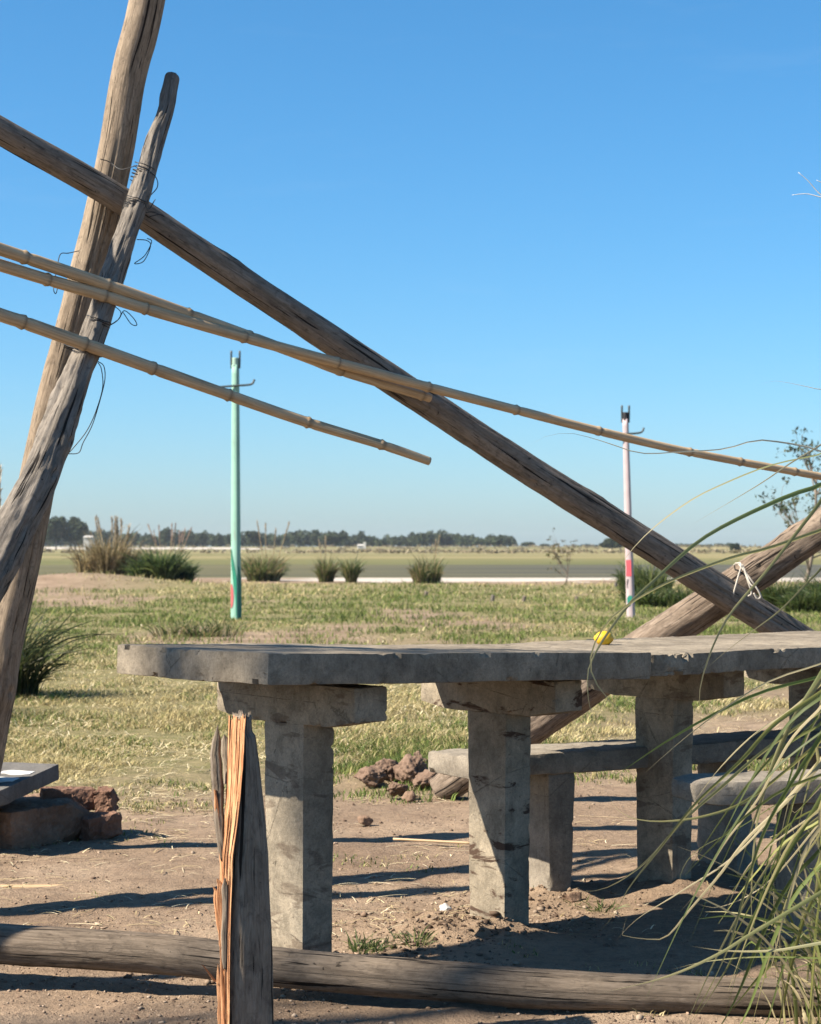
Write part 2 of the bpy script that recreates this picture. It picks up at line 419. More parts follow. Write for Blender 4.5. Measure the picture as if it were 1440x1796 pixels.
def grassness(X, Y):
    """0 bare dirt .. 1 full sward"""
    n = fb2(X, Y, .55, 4, 3) * .9 + fb2(X, Y, 2.6, 3, 8) * .45
    edge = 9.4 + .6 * n - .35 * np.clip(X - 1.0, -2, 2) * -1.2
    g = smooth(-1.7, 2.1, Y - edge + n * 1.0)
    bare = smooth(.3, .75, fb2(X, Y * .45, .30, 3, 21) + .35 * smooth(1.2, 2.6, X) * (1 - smooth(13, 17, Y)) + .3 * smooth(2, 3.5, X) * smooth(20, 22, Y) * (1 - smooth(27, 30, Y))) * smooth(9, 12, Y) * .8       # worn patches in the sward
    g = g * (1 - bare) * (1 - .85 * np.exp(-((X - 2.3) / 1.5) ** 2 - ((Y - 11.2) / 1.7) ** 2))
    mud = smooth(36, 42, Y + 2.5 * fb2(X, Y, .12, 3, 30)) * smooth(.0, .35, fb2(X, Y * .5, .085, 3, 33) + .15)
    g = g * (1 - .85 * mud)
    return g * (1 - smooth(54, 59, Y + 2.5 * fb2(X, Y, .1, 3, 31)))

def hgt(X, Y):
    X = np.asarray(X, float); Y = np.asarray(Y, float)
    near = np.clip(1 - (Y - 2) / 40, 0, 1)
    z = .010 * fb2(X, Y, 1.4, 3, 1) * (Y < 60)
    z = z + .008 * fb2(X, Y, 9, 3, 2) * near + .0035 * fb2(X, Y, 42, 2, 4) * np.clip(1 - (Y - 2) / 9, 0, 1)
    # soil heaped around the table legs, spoil by the leaning pole
    for (mx, my, mr, mh) in ((.17, 5.20, .17, .045), (.02, 5.32, .16, .03), (-.28, 4.78, .16, .02), (.77, 5.93, .2, .03), (.42, 5.85, .16, .03), (.98, 6.2, .2, .03), (-.02, 8.75, .28, .05), (1.07, 5.4, .2, .03)):
        d2 = (X - mx) ** 2 + (Y - my) ** 2
        z = z + mh * np.exp(-d2 / mr ** 2) * (1 + .5 * fb2(X, Y, 22, 3, 6))
    z = z + .035 * smooth(14, 30, Y) * fb2(X, Y, .11, 3, 12) * (1 - smooth(50, 60, Y))
    z = z + .35 * np.exp(-((X + 9.0) / 2.4) ** 2 - ((Y - 53) / 2.5) ** 2)
    z = z - .62 * smooth(66, 84, Y) + .75 * smooth(140, 165, Y + 6 * fb2(X, Y, .02, 2, 40))
    bank = 1.15 * smooth(560, 620, Y + 12 * fb2(X, Y, .006, 2, 41))
    return z + bank

def ground():
    rows = [-120, -40, -12, -4, 0, 1.2]
    y = 2.2
    while y < 13: rows.append(y); y *= 1.0046
    while y < 1700: rows.append(y); y *= 1.02
    rows = np.array(rows)
    u = np.linspace(-1, 1, 321)
    Wd = 1.6 + .34 * np.clip(rows, 0, None)
    X = u[None] * Wd[:, None]
    out = np.array([3, 12, 60, 400, 2000.])
    X = np.hstack([-(Wd[:, None] + out[::-1][None]), X, Wd[:, None] + out[None]])
    Y = np.repeat(rows[:, None], X.shape[1], 1)
    Z = hgt(X, Y)
    n, m = X.shape
    i, j = np.meshgrid(np.arange(n - 1), np.arange(m - 1), indexing='ij')
    Fq = np.stack([i * m + j, i * m + j + 1, (i + 1) * m + j + 1, (i + 1) * m + j], -1).reshape(-1, 4)
    V = np.stack([X, Y, Z], -1).reshape(-1, 3)
    x, yy = X.ravel(), Y.ravel()
    g = grassness(x, yy)
    n1 = fb2(x, yy, .05, 3, 50)
    salt = smooth(57.5, 60.5, yy + 2.6 * fb2(x, yy, .28, 4, 51) + np.clip(-(x + 6) * .22, -2, 0) * -1 * 0) * (1 - smooth(90, 100, yy))
    salt = salt * np.where(x < -6, .55, 1.0) * (.72 + .5 * fb2(x, yy, .22, 3, 57))
    field = smooth(130, 150, yy)
    far_salt = smooth(585, 598, yy) * (1 - smooth(612, 622, yy))
    col = np.stack([g, np.clip(salt, 0, 1), field], -1)
    col[:, 1] = np.clip(col[:, 1] + .85 * far_salt * smooth(-.2, .3, fb2(x, yy, .03, 3, 55) + .35 - .75 * smooth(-60, -30, x)), 0, 1)
    g_ = G('ground_soil')
    at = g_.n('Attribute', attribute_name='Col'); sep = g_.n('SeparateColor', {0: at.outputs['Color']})
    p = g_.pos()
    nb, nm, nf, nx = g_.noise(p, 1.3, 5, .6), g_.noise(p, 7, 5, .65, .3), g_.noise(p, 38, 5, .7), g_.noise(p, 190, 3, .7)
    dirt = g_.ramp(nb, [(.3, (.215, .158, .112)), (.5, (.29, .218, .155)), (.72, (.375, .292, .212))])
    dirt = g_.mix(g_.mapr(nm, .48, .72, 0, .55), dirt, (.17, .118, .086))
    dirt = g_.mix(g_.mapr(nm, .34, .22, 0, .5), dirt, (.47, .355, .26))
    dirt = g_.mix(.55, dirt, g_.ramp(nf, [(.28, (.5, .48, .46)), (.5, (.95, .95, .95)), (.7, (1.25, 1.22, 1.18))]), 'MULTIPLY')
    dirt = g_.mix(.4, dirt, g_.ramp(nx, [(.3, (.6, .6, .6)), (.7, (1.2, 1.2, 1.2))]), 'MULTIPLY')
    thatch = g_.mix(g_.mapr(nm, .35, .65), (.26, .225, .12), (.14, .15, .055))
    c = g_.mix(g_.mapr(sep.outputs[0], .15, .8, 0, .85), dirt, thatch)
    saltc = g_.mix(g_.mapr(g_.noise(g_.pos((.02, .12, 1)), 6, 4), .35, .6), (.40, .37, .325), (.52, .49, .44))
    c = g_.mix(g_.mapr(g_.math('ADD', sep.outputs[1], g_.math('MULTIPLY', g_.math('SUBTRACT', nb, .5), .5)), .35, .6), c, saltc)
    band = g_.noise(g_.pos((.008, .035, 1)), 1, 5, .6)
    fieldc = g_.ramp(band, [(.3, (.115, .125, .055)), (.5, (.20, .185, .09)), (.68, (.30, .255, .14))])
    fm = g_.math('MULTIPLY', sep.outputs[2], g_.math('SUBTRACT', 1.0, g_.mapr(sep.outputs[1], .3, .5)))
    c = g_.mix(fm, c, fieldc)
    h = g_.math('ADD', g_.math('MULTIPLY', nm, .5), g_.math('ADD', g_.math('MULTIPLY', nf, .5), g_.math('MULTIPLY', nx, .25)))
    c = g_.mix(1.0, c, (1.26, 1.24, 1.22), 'MULTIPLY')
    mat = g_.fin(c, .97, g_.bump(h, 1.0, .022), .08)
    o = mk('ground', V, Fq, mat, None, None, True, col); o['kind'] = 'structure'
ground()

def water():
    g = G('lagoon_water'); p = g.pos((.25, 1.0, 1))
    n1 = g.noise(p, .9, 4)
    mud = g.noise(g.pos((.03, .25, 1)), 1, 6, .65)
    sx = g.n('SeparateXYZ', {0: g.n('NewGeometry').outputs['Position']}).outputs[0]
    c = g.mix(g.mapr(mud, .38, .62), (.088, .090, .074), (.135, .132, .108))
    weed = g.math('ADD', g.mapr(sx, 30, -22), g.math('MULTIPLY', g.math('SUBTRACT', mud, .5), 2.0))
    c = g.mix(g.mapr(weed, .25, .75), c, g.mix(g.mapr(mud, .35, .65), (.11, .11, .06), (.185, .17, .098)))      # weedy shallows on the left
    m = g.fin(c, .8, g.bump(n1, .4, .08), .03)
    xs = [-900, -60, -20, 20, 60, 900]; ys = [70, 100, 130, 175]
    V = [(x, y, -.32) for y in ys for x in xs]
    Fq = [[j * 6 + i, j * 6 + i + 1, (j + 1) * 6 + i + 1, (j + 1) * 6 + i] for j in range(3) for i in range(5)]
    o = mk('lagoon', V, Fq, m); o['kind'] = 'structure'
water()

# ------------------------------------------------------------------ concrete table and benches
AX = np.array([math.cos(math.radians(43)), math.sin(math.radians(43)), 0])      # along the table
CR = np.array([AX[1], -AX[0], 0])                                               # across it, towards the viewer
UP = np.array([0, 0, 1.0])
CORNER = np.array([-.31, 4.27, 0])
def TB(t, back, z): return CORNER + AX * t - CR * back + UP * z

table = thing('concrete_table', 'long weathered concrete table of two slabs on T-shaped legs', 'table', TB(1.5, .3, 0))
def slab(name, t0, t1, front, front1, width, z0, z1, th, mat, seed, round_r=.03):
    L = t1 - t0; c0 = TB(t0, front + width / 2, z0 - th / 2); c1 = TB(t1, front1 + width / 2, z1 - th / 2)
    ax = (c1 - c0) / np.linalg.norm(c1 - c0); sb = np.cross(UP, ax); sb /= np.linalg.norm(sb); n = np.cross(ax, sb)
    def tp(V):
        V = V.copy()                                            # plan corners rounded, faces not quite straight
        e = np.clip(np.abs(V[:, 0]) - (L / 2 - round_r), 0, None) / round_r
        V[:, 1] *= 1 - .025 * e ** 2
        V[:, 1] += .004 * vn(np.stack([V[:, 0] * 5, V[:, 0] * 0, V[:, 0] * 0], -1), seed)
        V[:, 2] += .003 * vn(np.stack([V[:, 0] * 4, V[:, 1] * 4, V[:, 0] * 0], -1), seed + 2)
        return V
    return rough_box(name, (L, width, th), mat, table, .011, .005, .0012, .012, seed, None, tp, (ax, sb, n), (c0 + c1) / 2)
slab('tabletop_slab', 0, 1.31, 0, 0, .60, .815, .770, .072, M_CONC, 11)
slab('tabletop_slab', 1.325, 3.2, .025, .06, .74, .762, .748, .060, M_CONC, 12)

def tleg(t, back, zc, seed, yawd=0, leaning=0.0):
    base = TB(t, back, 0)
    a = math.radians(yawd); ax = AX * math.cos(a) + CR * math.sin(a); cr = np.cross(ax, UP)
    ch = .10; zl = zc - ch
    def tp(V):
        V = V.copy(); k = (zl / 2 - V[:, 2]) / zl
        V[:, 0] *= 1 - .04 * k; V[:, 1] *= 1 - .10 * k; V[:, 1] += leaning * k
        return V
    mt = M_CONC3 if seed == 22 else M_CONC2
    leg = rough_box('leg', (.098, .150, zl + .12), mt, table, .010, .004, .0011, .0045, seed, None, tp, (ax, -cr, UP), base + UP * ((zl + .0) / 2 - .058))
    def tc(V):
        V = V.copy(); k = np.clip((np.abs(V[:, 1]) - .16) / .10, 0, 1)
        V[:, 2] += .016 * k * (V[:, 2] < 0)
        return V
    rough_box('crossbar', (.105, .53, ch), mt, leg, .010, .006, .0011, .006, seed + 50, None, tc, (ax, -cr, UP), base + UP * (zl + ch / 2))
    return leg
tleg(.354, .325, .722, 21); tleg(1.11, .38, .700, 22, 1.5); tleg(1.94, .485, .690, 23, -1); tleg(2.75, .50, .686, 24, 2)

def bench(name, label, fl, ang, width, length, ztop, th, legs, seed, nose=False):
    a = math.radians(ang); ax = np.array([math.cos(a), math.sin(a), 0]); cr = np.array([ax[1], -ax[0], 0])
    b = thing(name, label, 'bench', np.array([fl[0], fl[1], 0]) + ax * length / 2 - cr * width / 2)
    fl = np.array([fl[0], fl[1], 0.])
    def tp(V):
        V = V.copy()
        if nose:
            e = np.clip((-V[:, 0] - (length / 2 - .10)) / .10, 0, 1); V[:, 1] *= 1 - .25 * e ** 2; V[:, 2] *= 1 - .25 * e ** 2
        V[:, 2] += .003 * vn(np.stack([V[:, 0] * 5, V[:, 1] * 5, V[:, 0] * 0], -1), seed)
        return V
    rough_box('seat', (length, width, th), M_BENCH, b, .014, .012, .002, .010, seed, None, tp, (ax, -cr, UP), fl + ax * length / 2 - cr * width / 2 + UP * (ztop - th / 2))
    for (s, wt, wb, tk, sh) in legs:
        zl = ztop - th
        def tl(V, wt=wt, wb=wb, sh=sh):
            V = V.copy(); k = np.clip((zl / 2 - V[:, 2]) / zl, 0, 1.2)
            V[:, 1] *= (wt + (wb - wt) * k) / wt; V[:, 1] -= sh * k; V[:, 0] *= 1 - .22 * k * (wb < wt)
            return V
        rough_box('leg', (tk, wt, zl + .1), M_BENCH, b, .013, .010, .002, .008, seed + int(s * 10), None, tl, (ax, -cr, UP), fl + ax * s - cr * width / 2 + UP * (zl / 2 - .048))
    return b
bench('concrete_bench', 'long low concrete bench behind the table, half hidden by its legs', (.173, 5.61), 30, .25, 1.75, .440, .066,
      [(.339, .20, .185, .10, 0), (1.03, .15, .23, .09, .035)], 31)
bench('concrete_bench', 'short concrete bench with blunt rounded end among the pampas blades', (.735, 4.95), 15, .21, .95, .450, .066,
      [(.36, .17, .19, .11, 0), (.80, .17, .19, .11, 0)], 35, True)

# lemon on the table
def lemon():
    c = TB(1.69, .51, 0); c[2] = .757 + .021
    bm = bmesh.new(); bmesh.ops.create_uvsphere(bm, u_segments=28, v_segments=18, radius=1)
    V = np.array([v.co[:] for v in bm.verts]); Fc = [[v.index for v in f.verts] for f in bm.faces]; bm.free()
    tip = np.clip(np.abs(V[:, 2]) - .88, 0, 1)
    V = V * (1 + .9 * tip)[:, None]; V = V * (1 + .015 * fbm(V * 4, 2, 3))[:, None]
    V = np.stack([V[:, 2] * .027, V[:, 0] * .023, V[:, 1] * .0225], -1)
    g = G('lemon_skin'); p = g.coord('Object'); n1 = g.noise(p, 260, 2); n2 = g.noise(p, 40, 3)
    col = g.mix(g.mapr(n2, .35, .7), (.86, .47, .02), (.95, .62, .03))
    m = g.fin(col, .45, g.bump(n1, .3, .001), .4)
    o = mk('lemon', V + c, Fc, m)
    tag(o, 'small bright yellow lemon lying near the far edge of the table', 'lemon')
lemon()

# ------------------------------------------------------------------ pole frame
def L4(rows): return [np.r_[P(a, b, c), r] for (a, b, c, r) in rows]
def bigZ(py): return 6.56 + (py - 350) / 1160 * .16
big = log('leaning_pole', L4([(x, y, bigZ(y), r) for x, y, r in ((300, -260, .056), (258, 0, .058), (226, 130, .059), (204, 260, .059), (174, 400, .060), (148, 500, .061), (118, 620, .062), (90, 730, .063), (62, 860, .064), (40, 980, .063), (14, 1100, .062), (-6, 1210, .063), (-28, 1320, .065), (-66, 1505, .068), (-86, 1590, .07))]), M_BIG, 101, cracks=5, knots=5, lumps=.05)
tag(big, 'thick tan leaning pole, the tallest, rising out of the top edge', 'pole')
def beamZ(x): return 6.45 + (x - 200) / 1110 * 1.1
beam = log('cross_beam', L4([(x, y, beamZ(x), r) for x, y, r in ((-420, -25, .041), (-150, 140, .042), (0, 229, .043), (190, 338, .046), (330, 430, .049), (480, 529, .051), (620, 621, .052), (760, 714, .053), (900, 806, .054), (1040, 894, .056), (1230, 1014, .060), (1360, 1096, .062), (1560, 1224, .064), (1880, 1430, .066))]), M_BEAM, 102, cracks=6, knots=7, lumps=.05)
tag(beam, 'long brown beam slanting down to the right across the sky', 'pole')
def thinZ(py): return 5.834 / (1 + .48 * (py - 960) / 3400)
thin = log('tied_pole', L4([(x, y, thinZ(y), r) for x, y, r in ((303, 128, .022), (296, 165, .025), (290, 195, .025), (270, 248, .030), (254, 310, .032), (236, 368, .033), (214, 430, .037), (194, 492, .036), (172, 560, .036), (148, 625, .040), (122, 695, .044), (96, 765, .050), (66, 842, .054), (30, 915, .058), (-6, 985, .060), (-60, 1090, .062), (-180, 1320, .065), (-335, 1640, .067))]), M_GREY, 103, rough=.30, cracks=3, knots=26, lumps=.10, round_end=(True, False))
tag(thin, 'gnarled silver grey pole with rounded top, wired to the tan pole', 'pole')
diag = log('slanting_log', L4([(768, 1386, 8.13, .058), (800, 1366, 8.1, .072), (870, 1316, 8.0, .076), (960, 1254, 7.95, .077), (1045, 1194, 7.9, .076), (1170, 1108, 7.8, .074), (1310, 1014, 7.70, .072), (1440, 928, 7.58, .071), (1700, 756, 7.35, .068), (2000, 560, 7.1, .066)]), M_DIAG, 104, rough=.10, cracks=4, knots=5, lumps=.06)
tag(diag, 'stout brown log with peeling bark rising to the right behind the table', 'log')
# two more leaning poles of the same frame stand outside the picture on the left; their shadows cross the dirt
for k, (a, b, r, lab) in enumerate((((-2.75, 5.05, -.1), (-2.0, 5.35, 3.3), .05, 'farther of two leaning poles outside the left edge, seen only by its shadow'),
                               ((-2.35, 4.18, -.1), (-1.9, 4.4, 2.6), .036, 'nearer of two leaning poles outside the left edge, seen only by its shadow'))):
    a, b = np.array(a), np.array(b)
    o = log('leaning_pole', [np.r_[a + (b - a) * t, r] for t in (0, .35, .7, 1)], M_BIG, 110 + k, na=24, step=.05)
    tag(o, lab, 'pole', 'poles of the unfinished shelter frame')

def bamboo(label, rows, nodes, seed, groove=None):
    Q = np.array(L4(rows)); L = np.linalg.norm(np.diff(Q[:, :3], axis=0), axis=1).sum(); n = int(L / .008)
    D = catmull(Q, n); C, R = D[:, :3], D[:, 3].copy(); s = np.linspace(0, L, n)
    px = CX + F * C[:, 0] / C[:, 1]
    ns = [float(np.interp(v, px, s)) for v in nodes]
    g0 = ns[0] - .24
    while g0 > .05: ns.append(g0); g0 -= .24
    g0 = max(ns[:len(nodes)]) + .24
    while g0 < L - .03: ns.append(g0); g0 += .24
    for v in ns:
        R *= 1 + .22 * np.exp(-((s - v) / .006) ** 2) - .10 * np.exp(-((s - v - .014) / .008) ** 2)
    ring = np.ones(n)
    for v in ns: ring *= 1 - .55 * np.exp(-((s - v - .004) / .006) ** 2)
    na = 24; Rr = np.repeat(R[:, None], na, 1)
    if groove:
        a0, pa, pb = groove; th = np.linspace(0, 2 * np.pi, na, endpoint=False)
        d = np.abs(np.angle(np.exp(1j * (th - a0)))); env = ((px > pa) & (px < pb)).astype(float)
        Rr = Rr * (1 - .55 * env[:, None] * (d < .5)[None])
    V, Fq, uv = tube_arrays(C, Rr, na); V, uv, caps = add_caps(V, Fq, uv, n, na, C)
    cl = np.r_[np.repeat(ring, na), .6, .6]
    o = mk('bamboo_pole', V, np.vstack([split_q(Fq), caps]), M_BAMBOO, None, uv, True, np.repeat(cl[:, None], 3, 1))
    # cut ends are flat caps, coloured darker at the centre to read as hollow
    return tag(o, label, 'bamboo', 'bamboo canes tied to the pole frame')
zA = lambda x: 6.175 + (x - 190) * .00118
zB = lambda x: 6.165 + (x - 180) * .00108
zC = lambda x: 6.065 + (x - 150) * .00100
bamboo('upper bamboo cane of the pair, ending against the slanting beam', [(x, y, zA(x), r) for x, y, r in ((-420, 294, .021), (-200, 370, .0205), (0, 437, .020), (190, 501, .0195), (330, 551, .0185), (430, 587, .018), (540, 628, .0175), (600, 651, .017), (754, 698, .016))], (43, 188, 330, 437, 597, 740), 1)
bamboo('longest bamboo cane, running across the whole picture to the right edge', [(x, y, zB(x), r) for x, y, r in ((-420, 330, .020), (-200, 402, .020), (0, 465, .0195), (85, 491, .019), (180, 518, .019), (250, 540, .0185), (430, 592, .018), (591, 636, .0175), (751, 679, .017), (905, 719, .0165), (1050, 756, .016), (1210, 793, .015), (1440, 836, .0145), (1640, 874, .013))], (83, 182, 255, 428, 591, 751, 905, 1050, 1210), 2)
bamboo('lower short bamboo cane ending in open sky mid picture', [(x, y, zC(x), r) for x, y, r in ((-420, 408, .0215), (-200, 484, .0215), (0, 552, .021), (40, 565, .021), (150, 604, .0205), (268, 646, .020), (401, 693, .0185), (540, 741, .0175), (669, 780, .016), (753, 809, .0145))], (40, 148, 268, 401, 540, 669), 3, (5.4, 560, 664))

def wrap(center_px, Z, ang, rad, turns, seed, label, name='tie_wire', mat=None, loops=(), thick=.0016, wid=.03):
    """wire wound round a pole at a pixel place, with loose loops; one object with parts"""
    c = P(center_px[0], center_px[1], Z); t = thing(name, label, 'wire', c)
    r_ = np.random.default_rng(seed); a = math.radians(ang)
    d = np.array([math.cos(a), 0, math.sin(a)]); e = np.array([-math.sin(a), 0, math.cos(a)]); f = np.array([0, 1., 0])
    pts = []
    for k in range(turns * 14 + 1):
        th = k / 14 * 2 * np.pi
        pts.append(c + d * (wid * (k / (turns * 14) - .5) + r_.normal() * .001) + rad * 1.06 * (e * np.cos(th) + f * np.sin(th)))
    tube('winding', pts, thick, mat or M_WIRE, t, 6, len(pts) * 3)
    for lp in loops:
        tube('loose_end', [P(x, y, Z + dz) for x, y, dz in lp], thick, mat or M_WIRE, t, 6, len(lp) * 8)
    return t
pa = 74
wrap((250, 305), thinZ(305), pa, .0325, 5, 1, 'black wire around the top of the knotty grey pole', loops=[[(262, 300, -.03), (274, 312, -.02), (276, 328, 0), (262, 345, 0)], [(176, 279, .02), (192, 284, .05), (212, 297, .02), (240, 290, -.03)]], wid=.06)
wrap((236, 362), thinZ(362), pa, .0345, 8, 2, 'black wire lashing the grey pole to the slanting beam', loops=[[(254, 362, -.04), (262, 366, 0), (272, 350, 0), (266, 360, .02)], [(250, 374, .0), (268, 372, .02), (288, 380, .02), (280, 376, .02), (262, 380, .02)], [(240, 420, .02), (258, 422, .02), (264, 432, .02), (252, 458, .02), (236, 462, .02), (254, 448, .02), (266, 424, .02), (258, 418, .02)]], wid=.05)
wrap((183, 512), thinZ(512), pa, .056, 4, 3, 'black wire binding the upper pair of bamboo canes to the grey pole', loops=[[(200, 536, 0), (212, 548, 0), (206, 562, 0), (190, 572, 0), (208, 560, 0), (218, 545, 0), (234, 558, 0), (240, 570, 0), (230, 568, 0), (216, 548, 0)]], wid=.03)
wrap((172, 565), thinZ(565), pa, .038, 3, 4, 'two turns of black wire between the bamboo canes', loops=[[(138, 440, .3), (120, 444, .3), (106, 446, .28), (100, 470, .25), (94, 505, .2), (98, 515, .2), (102, 500, .2)]], wid=.02)
wrap((146, 612), thinZ(612), pa, .058, 4, 5, 'black wire holding the lower cane, with a long dangling loop', loops=[[(172, 634, 0), (182, 642, 0), (184, 665, 0), (176, 700, 0), (162, 745, 0), (146, 776, 0), (138, 794, 0), (118, 796, 0)], [(172, 636, .01), (178, 648, .01), (180, 680, .01), (168, 722, .01), (152, 756, .01), (130, 784, .01), (118, 797, .01)]], wid=.02)
wrap((1313, 1022), 7.60, 35, .085, 1, 6, 'pale string tying the slanting beam to the peeling log', 'tie_string', M_STRING, loops=[[(1302, 990, -.12), (1312, 1020, -.14), (1318, 1040, -.14), (1312, 1046, -.14)], [(1284, 1062, -.12), (1287, 1040, -.14), (1294, 1014, -.14), (1300, 990, -.12), (1290, 988, -.08)], [(1303, 992, -.12), (1316, 1024, -.15), (1326, 1030, -.16), (1334, 1046, -.16), (1328, 1050, -.16), (1322, 1040, -.16)]], thick=.0035, wid=.012)

# ------------------------------------------------------------------ foreground rail, splintered post
rail = log('fallen_rail', L4([(-420, 1604, 4.78, .047), (-150, 1634, 4.70, .048), (0, 1655, 4.66, .048), (260, 1672, 4.58, .047), (525, 1700, 4.50, .046), (800, 1722, 4.42, .044), (1000, 1737, 4.38, .043), (1200, 1745, 4.36, .0425), (1420, 1752, 4.35, .042), (1700, 1760, 4.34, .041)]), M_RAIL, 105, cracks=7, knots=6, lumps=.045)
tag(rail, 'long grey log lying across the bottom of the picture', 'log')

def post():
    Z = 4.05; base = P(437, 1831, Z); base[2] = 0
    t = thing('splintered_post', 'broken grey post with torn orange heartwood standing in the foreground', 'post', base)
    ys = np.array([1249, 1262, 1284, 1292, 1320, 1350, 1400, 1450, 1500, 1550, 1600, 1700, 1860])
    xl = np.array([404, 404, 403, 403, 402, 401, 399, 397, 393, 391, 392, 393, 394])
    xc = np.array([430, 430, 428, 428, 427, 425, 421, 415, 408, 406, 404, 402, 401])
    xr = np.array([439, 440, 441, 447, 451, 455, 460, 466, 470, 472, 474, 477, 481])
    n = 190; yy = np.linspace(1257, 1862, n); XL, XC, XR = [np.interp(yy, ys, v) for v in (xl, xc, xr)]
    na = 60; V = []; uv = []
    for i, y in enumerate(yy):
        sc = Z / F; l, c, r = [(v - CX) * sc for v in (XL[i], XC[i], XR[i])]; z = H - (y - HZ) * sc
        wd = (r - l); back = Z + .062; front = Z - .040
        ctl = np.array([[l, Z + .030], [l + .5 * (c - l) + .004, (Z + .030 + front) / 2 + .010], [c, front], [c + .30 * (r - c), front - .010], [c + .62 * (r - c), front - .002], [c + .88 * (r - c), Z - .012], [r, Z + .018], [r - .12 * wd, Z + .045], [l + .45 * wd, back], [l + .12 * wd, Z + .050], [l, Z + .030]])
        q = np.linspace(0, 10, na, endpoint=False); k = q.astype(int); f = (q - k)[:, None]
        ring = ctl[k] * (1 - f) + ctl[k + 1] * f
        for _ in range(2): ring = (np.roll(ring, 1, 0) + 2 * ring + np.roll(ring, -1, 0)) / 4 if _ == 0 else ring
        cen = ring.mean(0); ph = np.arange(na)
        fibre = vn(np.stack([ph * .9, np.full(na, y * .006), ph * 0.], -1), 77) + .6 * vn(np.stack([ph * .45, np.full(na, y * .012), ph * 0. + 4], -1), 78)
        ring = cen + (ring - cen) * (1 + .045 * fibre)[:, None]
        V += [(a, b, z) for a, b in ring]; uv += [(p_ * .004, z) for p_ in ph]
    V = np.array(V); uv = np.array(uv)
    V[:na, 2] += .012 * vn(np.stack([np.arange(na) * .8, np.zeros(na), np.zeros(na)], -1), 5)
    i, j = np.meshgrid(np.arange(n - 1), np.arange(na), indexing='ij'); j2 = (j + 1) % na
    Fq = np.stack([i * na + j, i * na + j2, (i + 1) * na + j2, (i + 1) * na + j], -1).reshape(-1, 4)
    C = V.reshape(n, na, 3).mean(1); V, uv, caps = add_caps(V, Fq, uv, n, na, C)
    mk('post_body', V, np.vstack([split_q(Fq), caps])[:, ::-1], M_POST, t, uv)
    def splinter(rows, mat, name='splinter', th=.008, seed=0):
        """rows: px-left, px-right, py, Z"""
        rows = np.array(rows, float); m = 60
        s = np.linspace(0, 1, m); so_ = np.linspace(0, 1, len(rows)); R = np.stack([np.interp(s, so_, rows[:, k]) for k in range(4)], -1)
        q = R[:, 2] * .05; tpw = np.clip(s * 7 + .08, 0, 1); mdl = R[:, 0] * .6 + R[:, 1] * .4; R[:, 0] = mdl + (R[:, 0] - mdl) * tpw; R[:, 1] = mdl + (R[:, 1] - mdl) * tpw
        R[:, 0] += 1.4 * vn(np.stack([q, q * 0 + seed, q * 0], -1), 3); R[:, 1] += 1.4 * vn(np.stack([q, q * 0 + seed, q * 0 + 9], -1), 4)
        Vv = []; u2 = []
        for l, r, y, z in R:
            for fx, dz in ((0, 0.3), (.22, -.6), (.5, -.25), (.75, -.9), (1, .2), (.8, 1.4), (.2, 1.4)):
                wob = .35 * float(vn(np.array([[fx * 9, y * .03, seed]]), 8)[0])
                p = P(l + (r - l) * fx, y, z - .05 + th * (dz + wob)); Vv.append(p); u2.append((fx * .03 + seed, p[2]))
        k = 7; i, j = np.meshgrid(np.arange(m - 1), np.arange(k), indexing='ij'); j2 = (j + 1) % k
        Fq = np.stack([i * k + j, i * k + j2, (i + 1) * k + j2, (i + 1) * k + j], -1).reshape(-1, 4)
        Vv = np.array(Vv); C = Vv.reshape(m, k, 3).mean(1); Vv, u2, caps = add_caps(Vv, Fq, np.array(u2), m, k, C)
        return mk(name, Vv, np.vstack([split_q(Fq), caps])[:, ::-1], mat, t, u2, True)
    # torn face: one sheet of torn fibres with a jagged top
    nu, nr = 56, 240; U = np.linspace(0, 1, nu); Vt = []; ut = []
    jag = 1249 + 6 * (vn(np.stack([np.floor(U * 7) * 3.3, U * 0, U * 0], -1), 61) + 1) + 5 * (vn(np.stack([U * 19, U * 0, U * 0], -1), 62) + 1) - 6 * U
    for lay in (0, 1):
        for r0 in range(nr):
            f = r0 / (nr - 1); y = jag + (1860 - jag) * f
            l = np.interp(y, ys, xl) - 3 - 3 * np.clip((y - 1400) / 100, 0, 1); c = np.interp(y, ys, xc) + .8
            q = np.stack([U * 8, y * .006, U * 0], -1); fb = vn(q, 64) + .7 * vn(q * [2.6, 2.2, 1] + 5, 65) + .45 * vn(q * [6, 3, 1] + 9, 66)
            z = (Z + .026) * (1 - U) + (Z - .047) * U - .010 + (.0055 * fb if lay == 0 else .020)
            for k in range(nu): Vt.append(P(l[k] + (c[k] - l[k]) * U[k], y[k], z[k])); ut.append((U[k] * .10, Vt[-1][2]))
    i, j = np.meshgrid(np.arange(nr - 1), np.arange(nu - 1), indexing='ij'); a0 = i * nu + j; K0 = nr * nu
    Ff = np.stack([a0, a0 + nu, a0 + nu + 1, a0 + 1], -1).reshape(-1, 4); j = np.arange(nu - 1); i = np.arange(nr - 1)
    Ff = np.vstack([Ff, Ff[:, ::-1] + K0, np.stack([j, j + 1, j + 1 + K0, j + K0], -1), np.stack([i * nu, i * nu + K0, (i + 1) * nu + K0, (i + 1) * nu], -1), np.stack([i * nu + nu - 1, (i + 1) * nu + nu - 1, (i + 1) * nu + nu - 1 + K0, i * nu + nu - 1 + K0], -1)])
    mk('torn_face', Vt, Ff, M_TORN, t, ut, True)
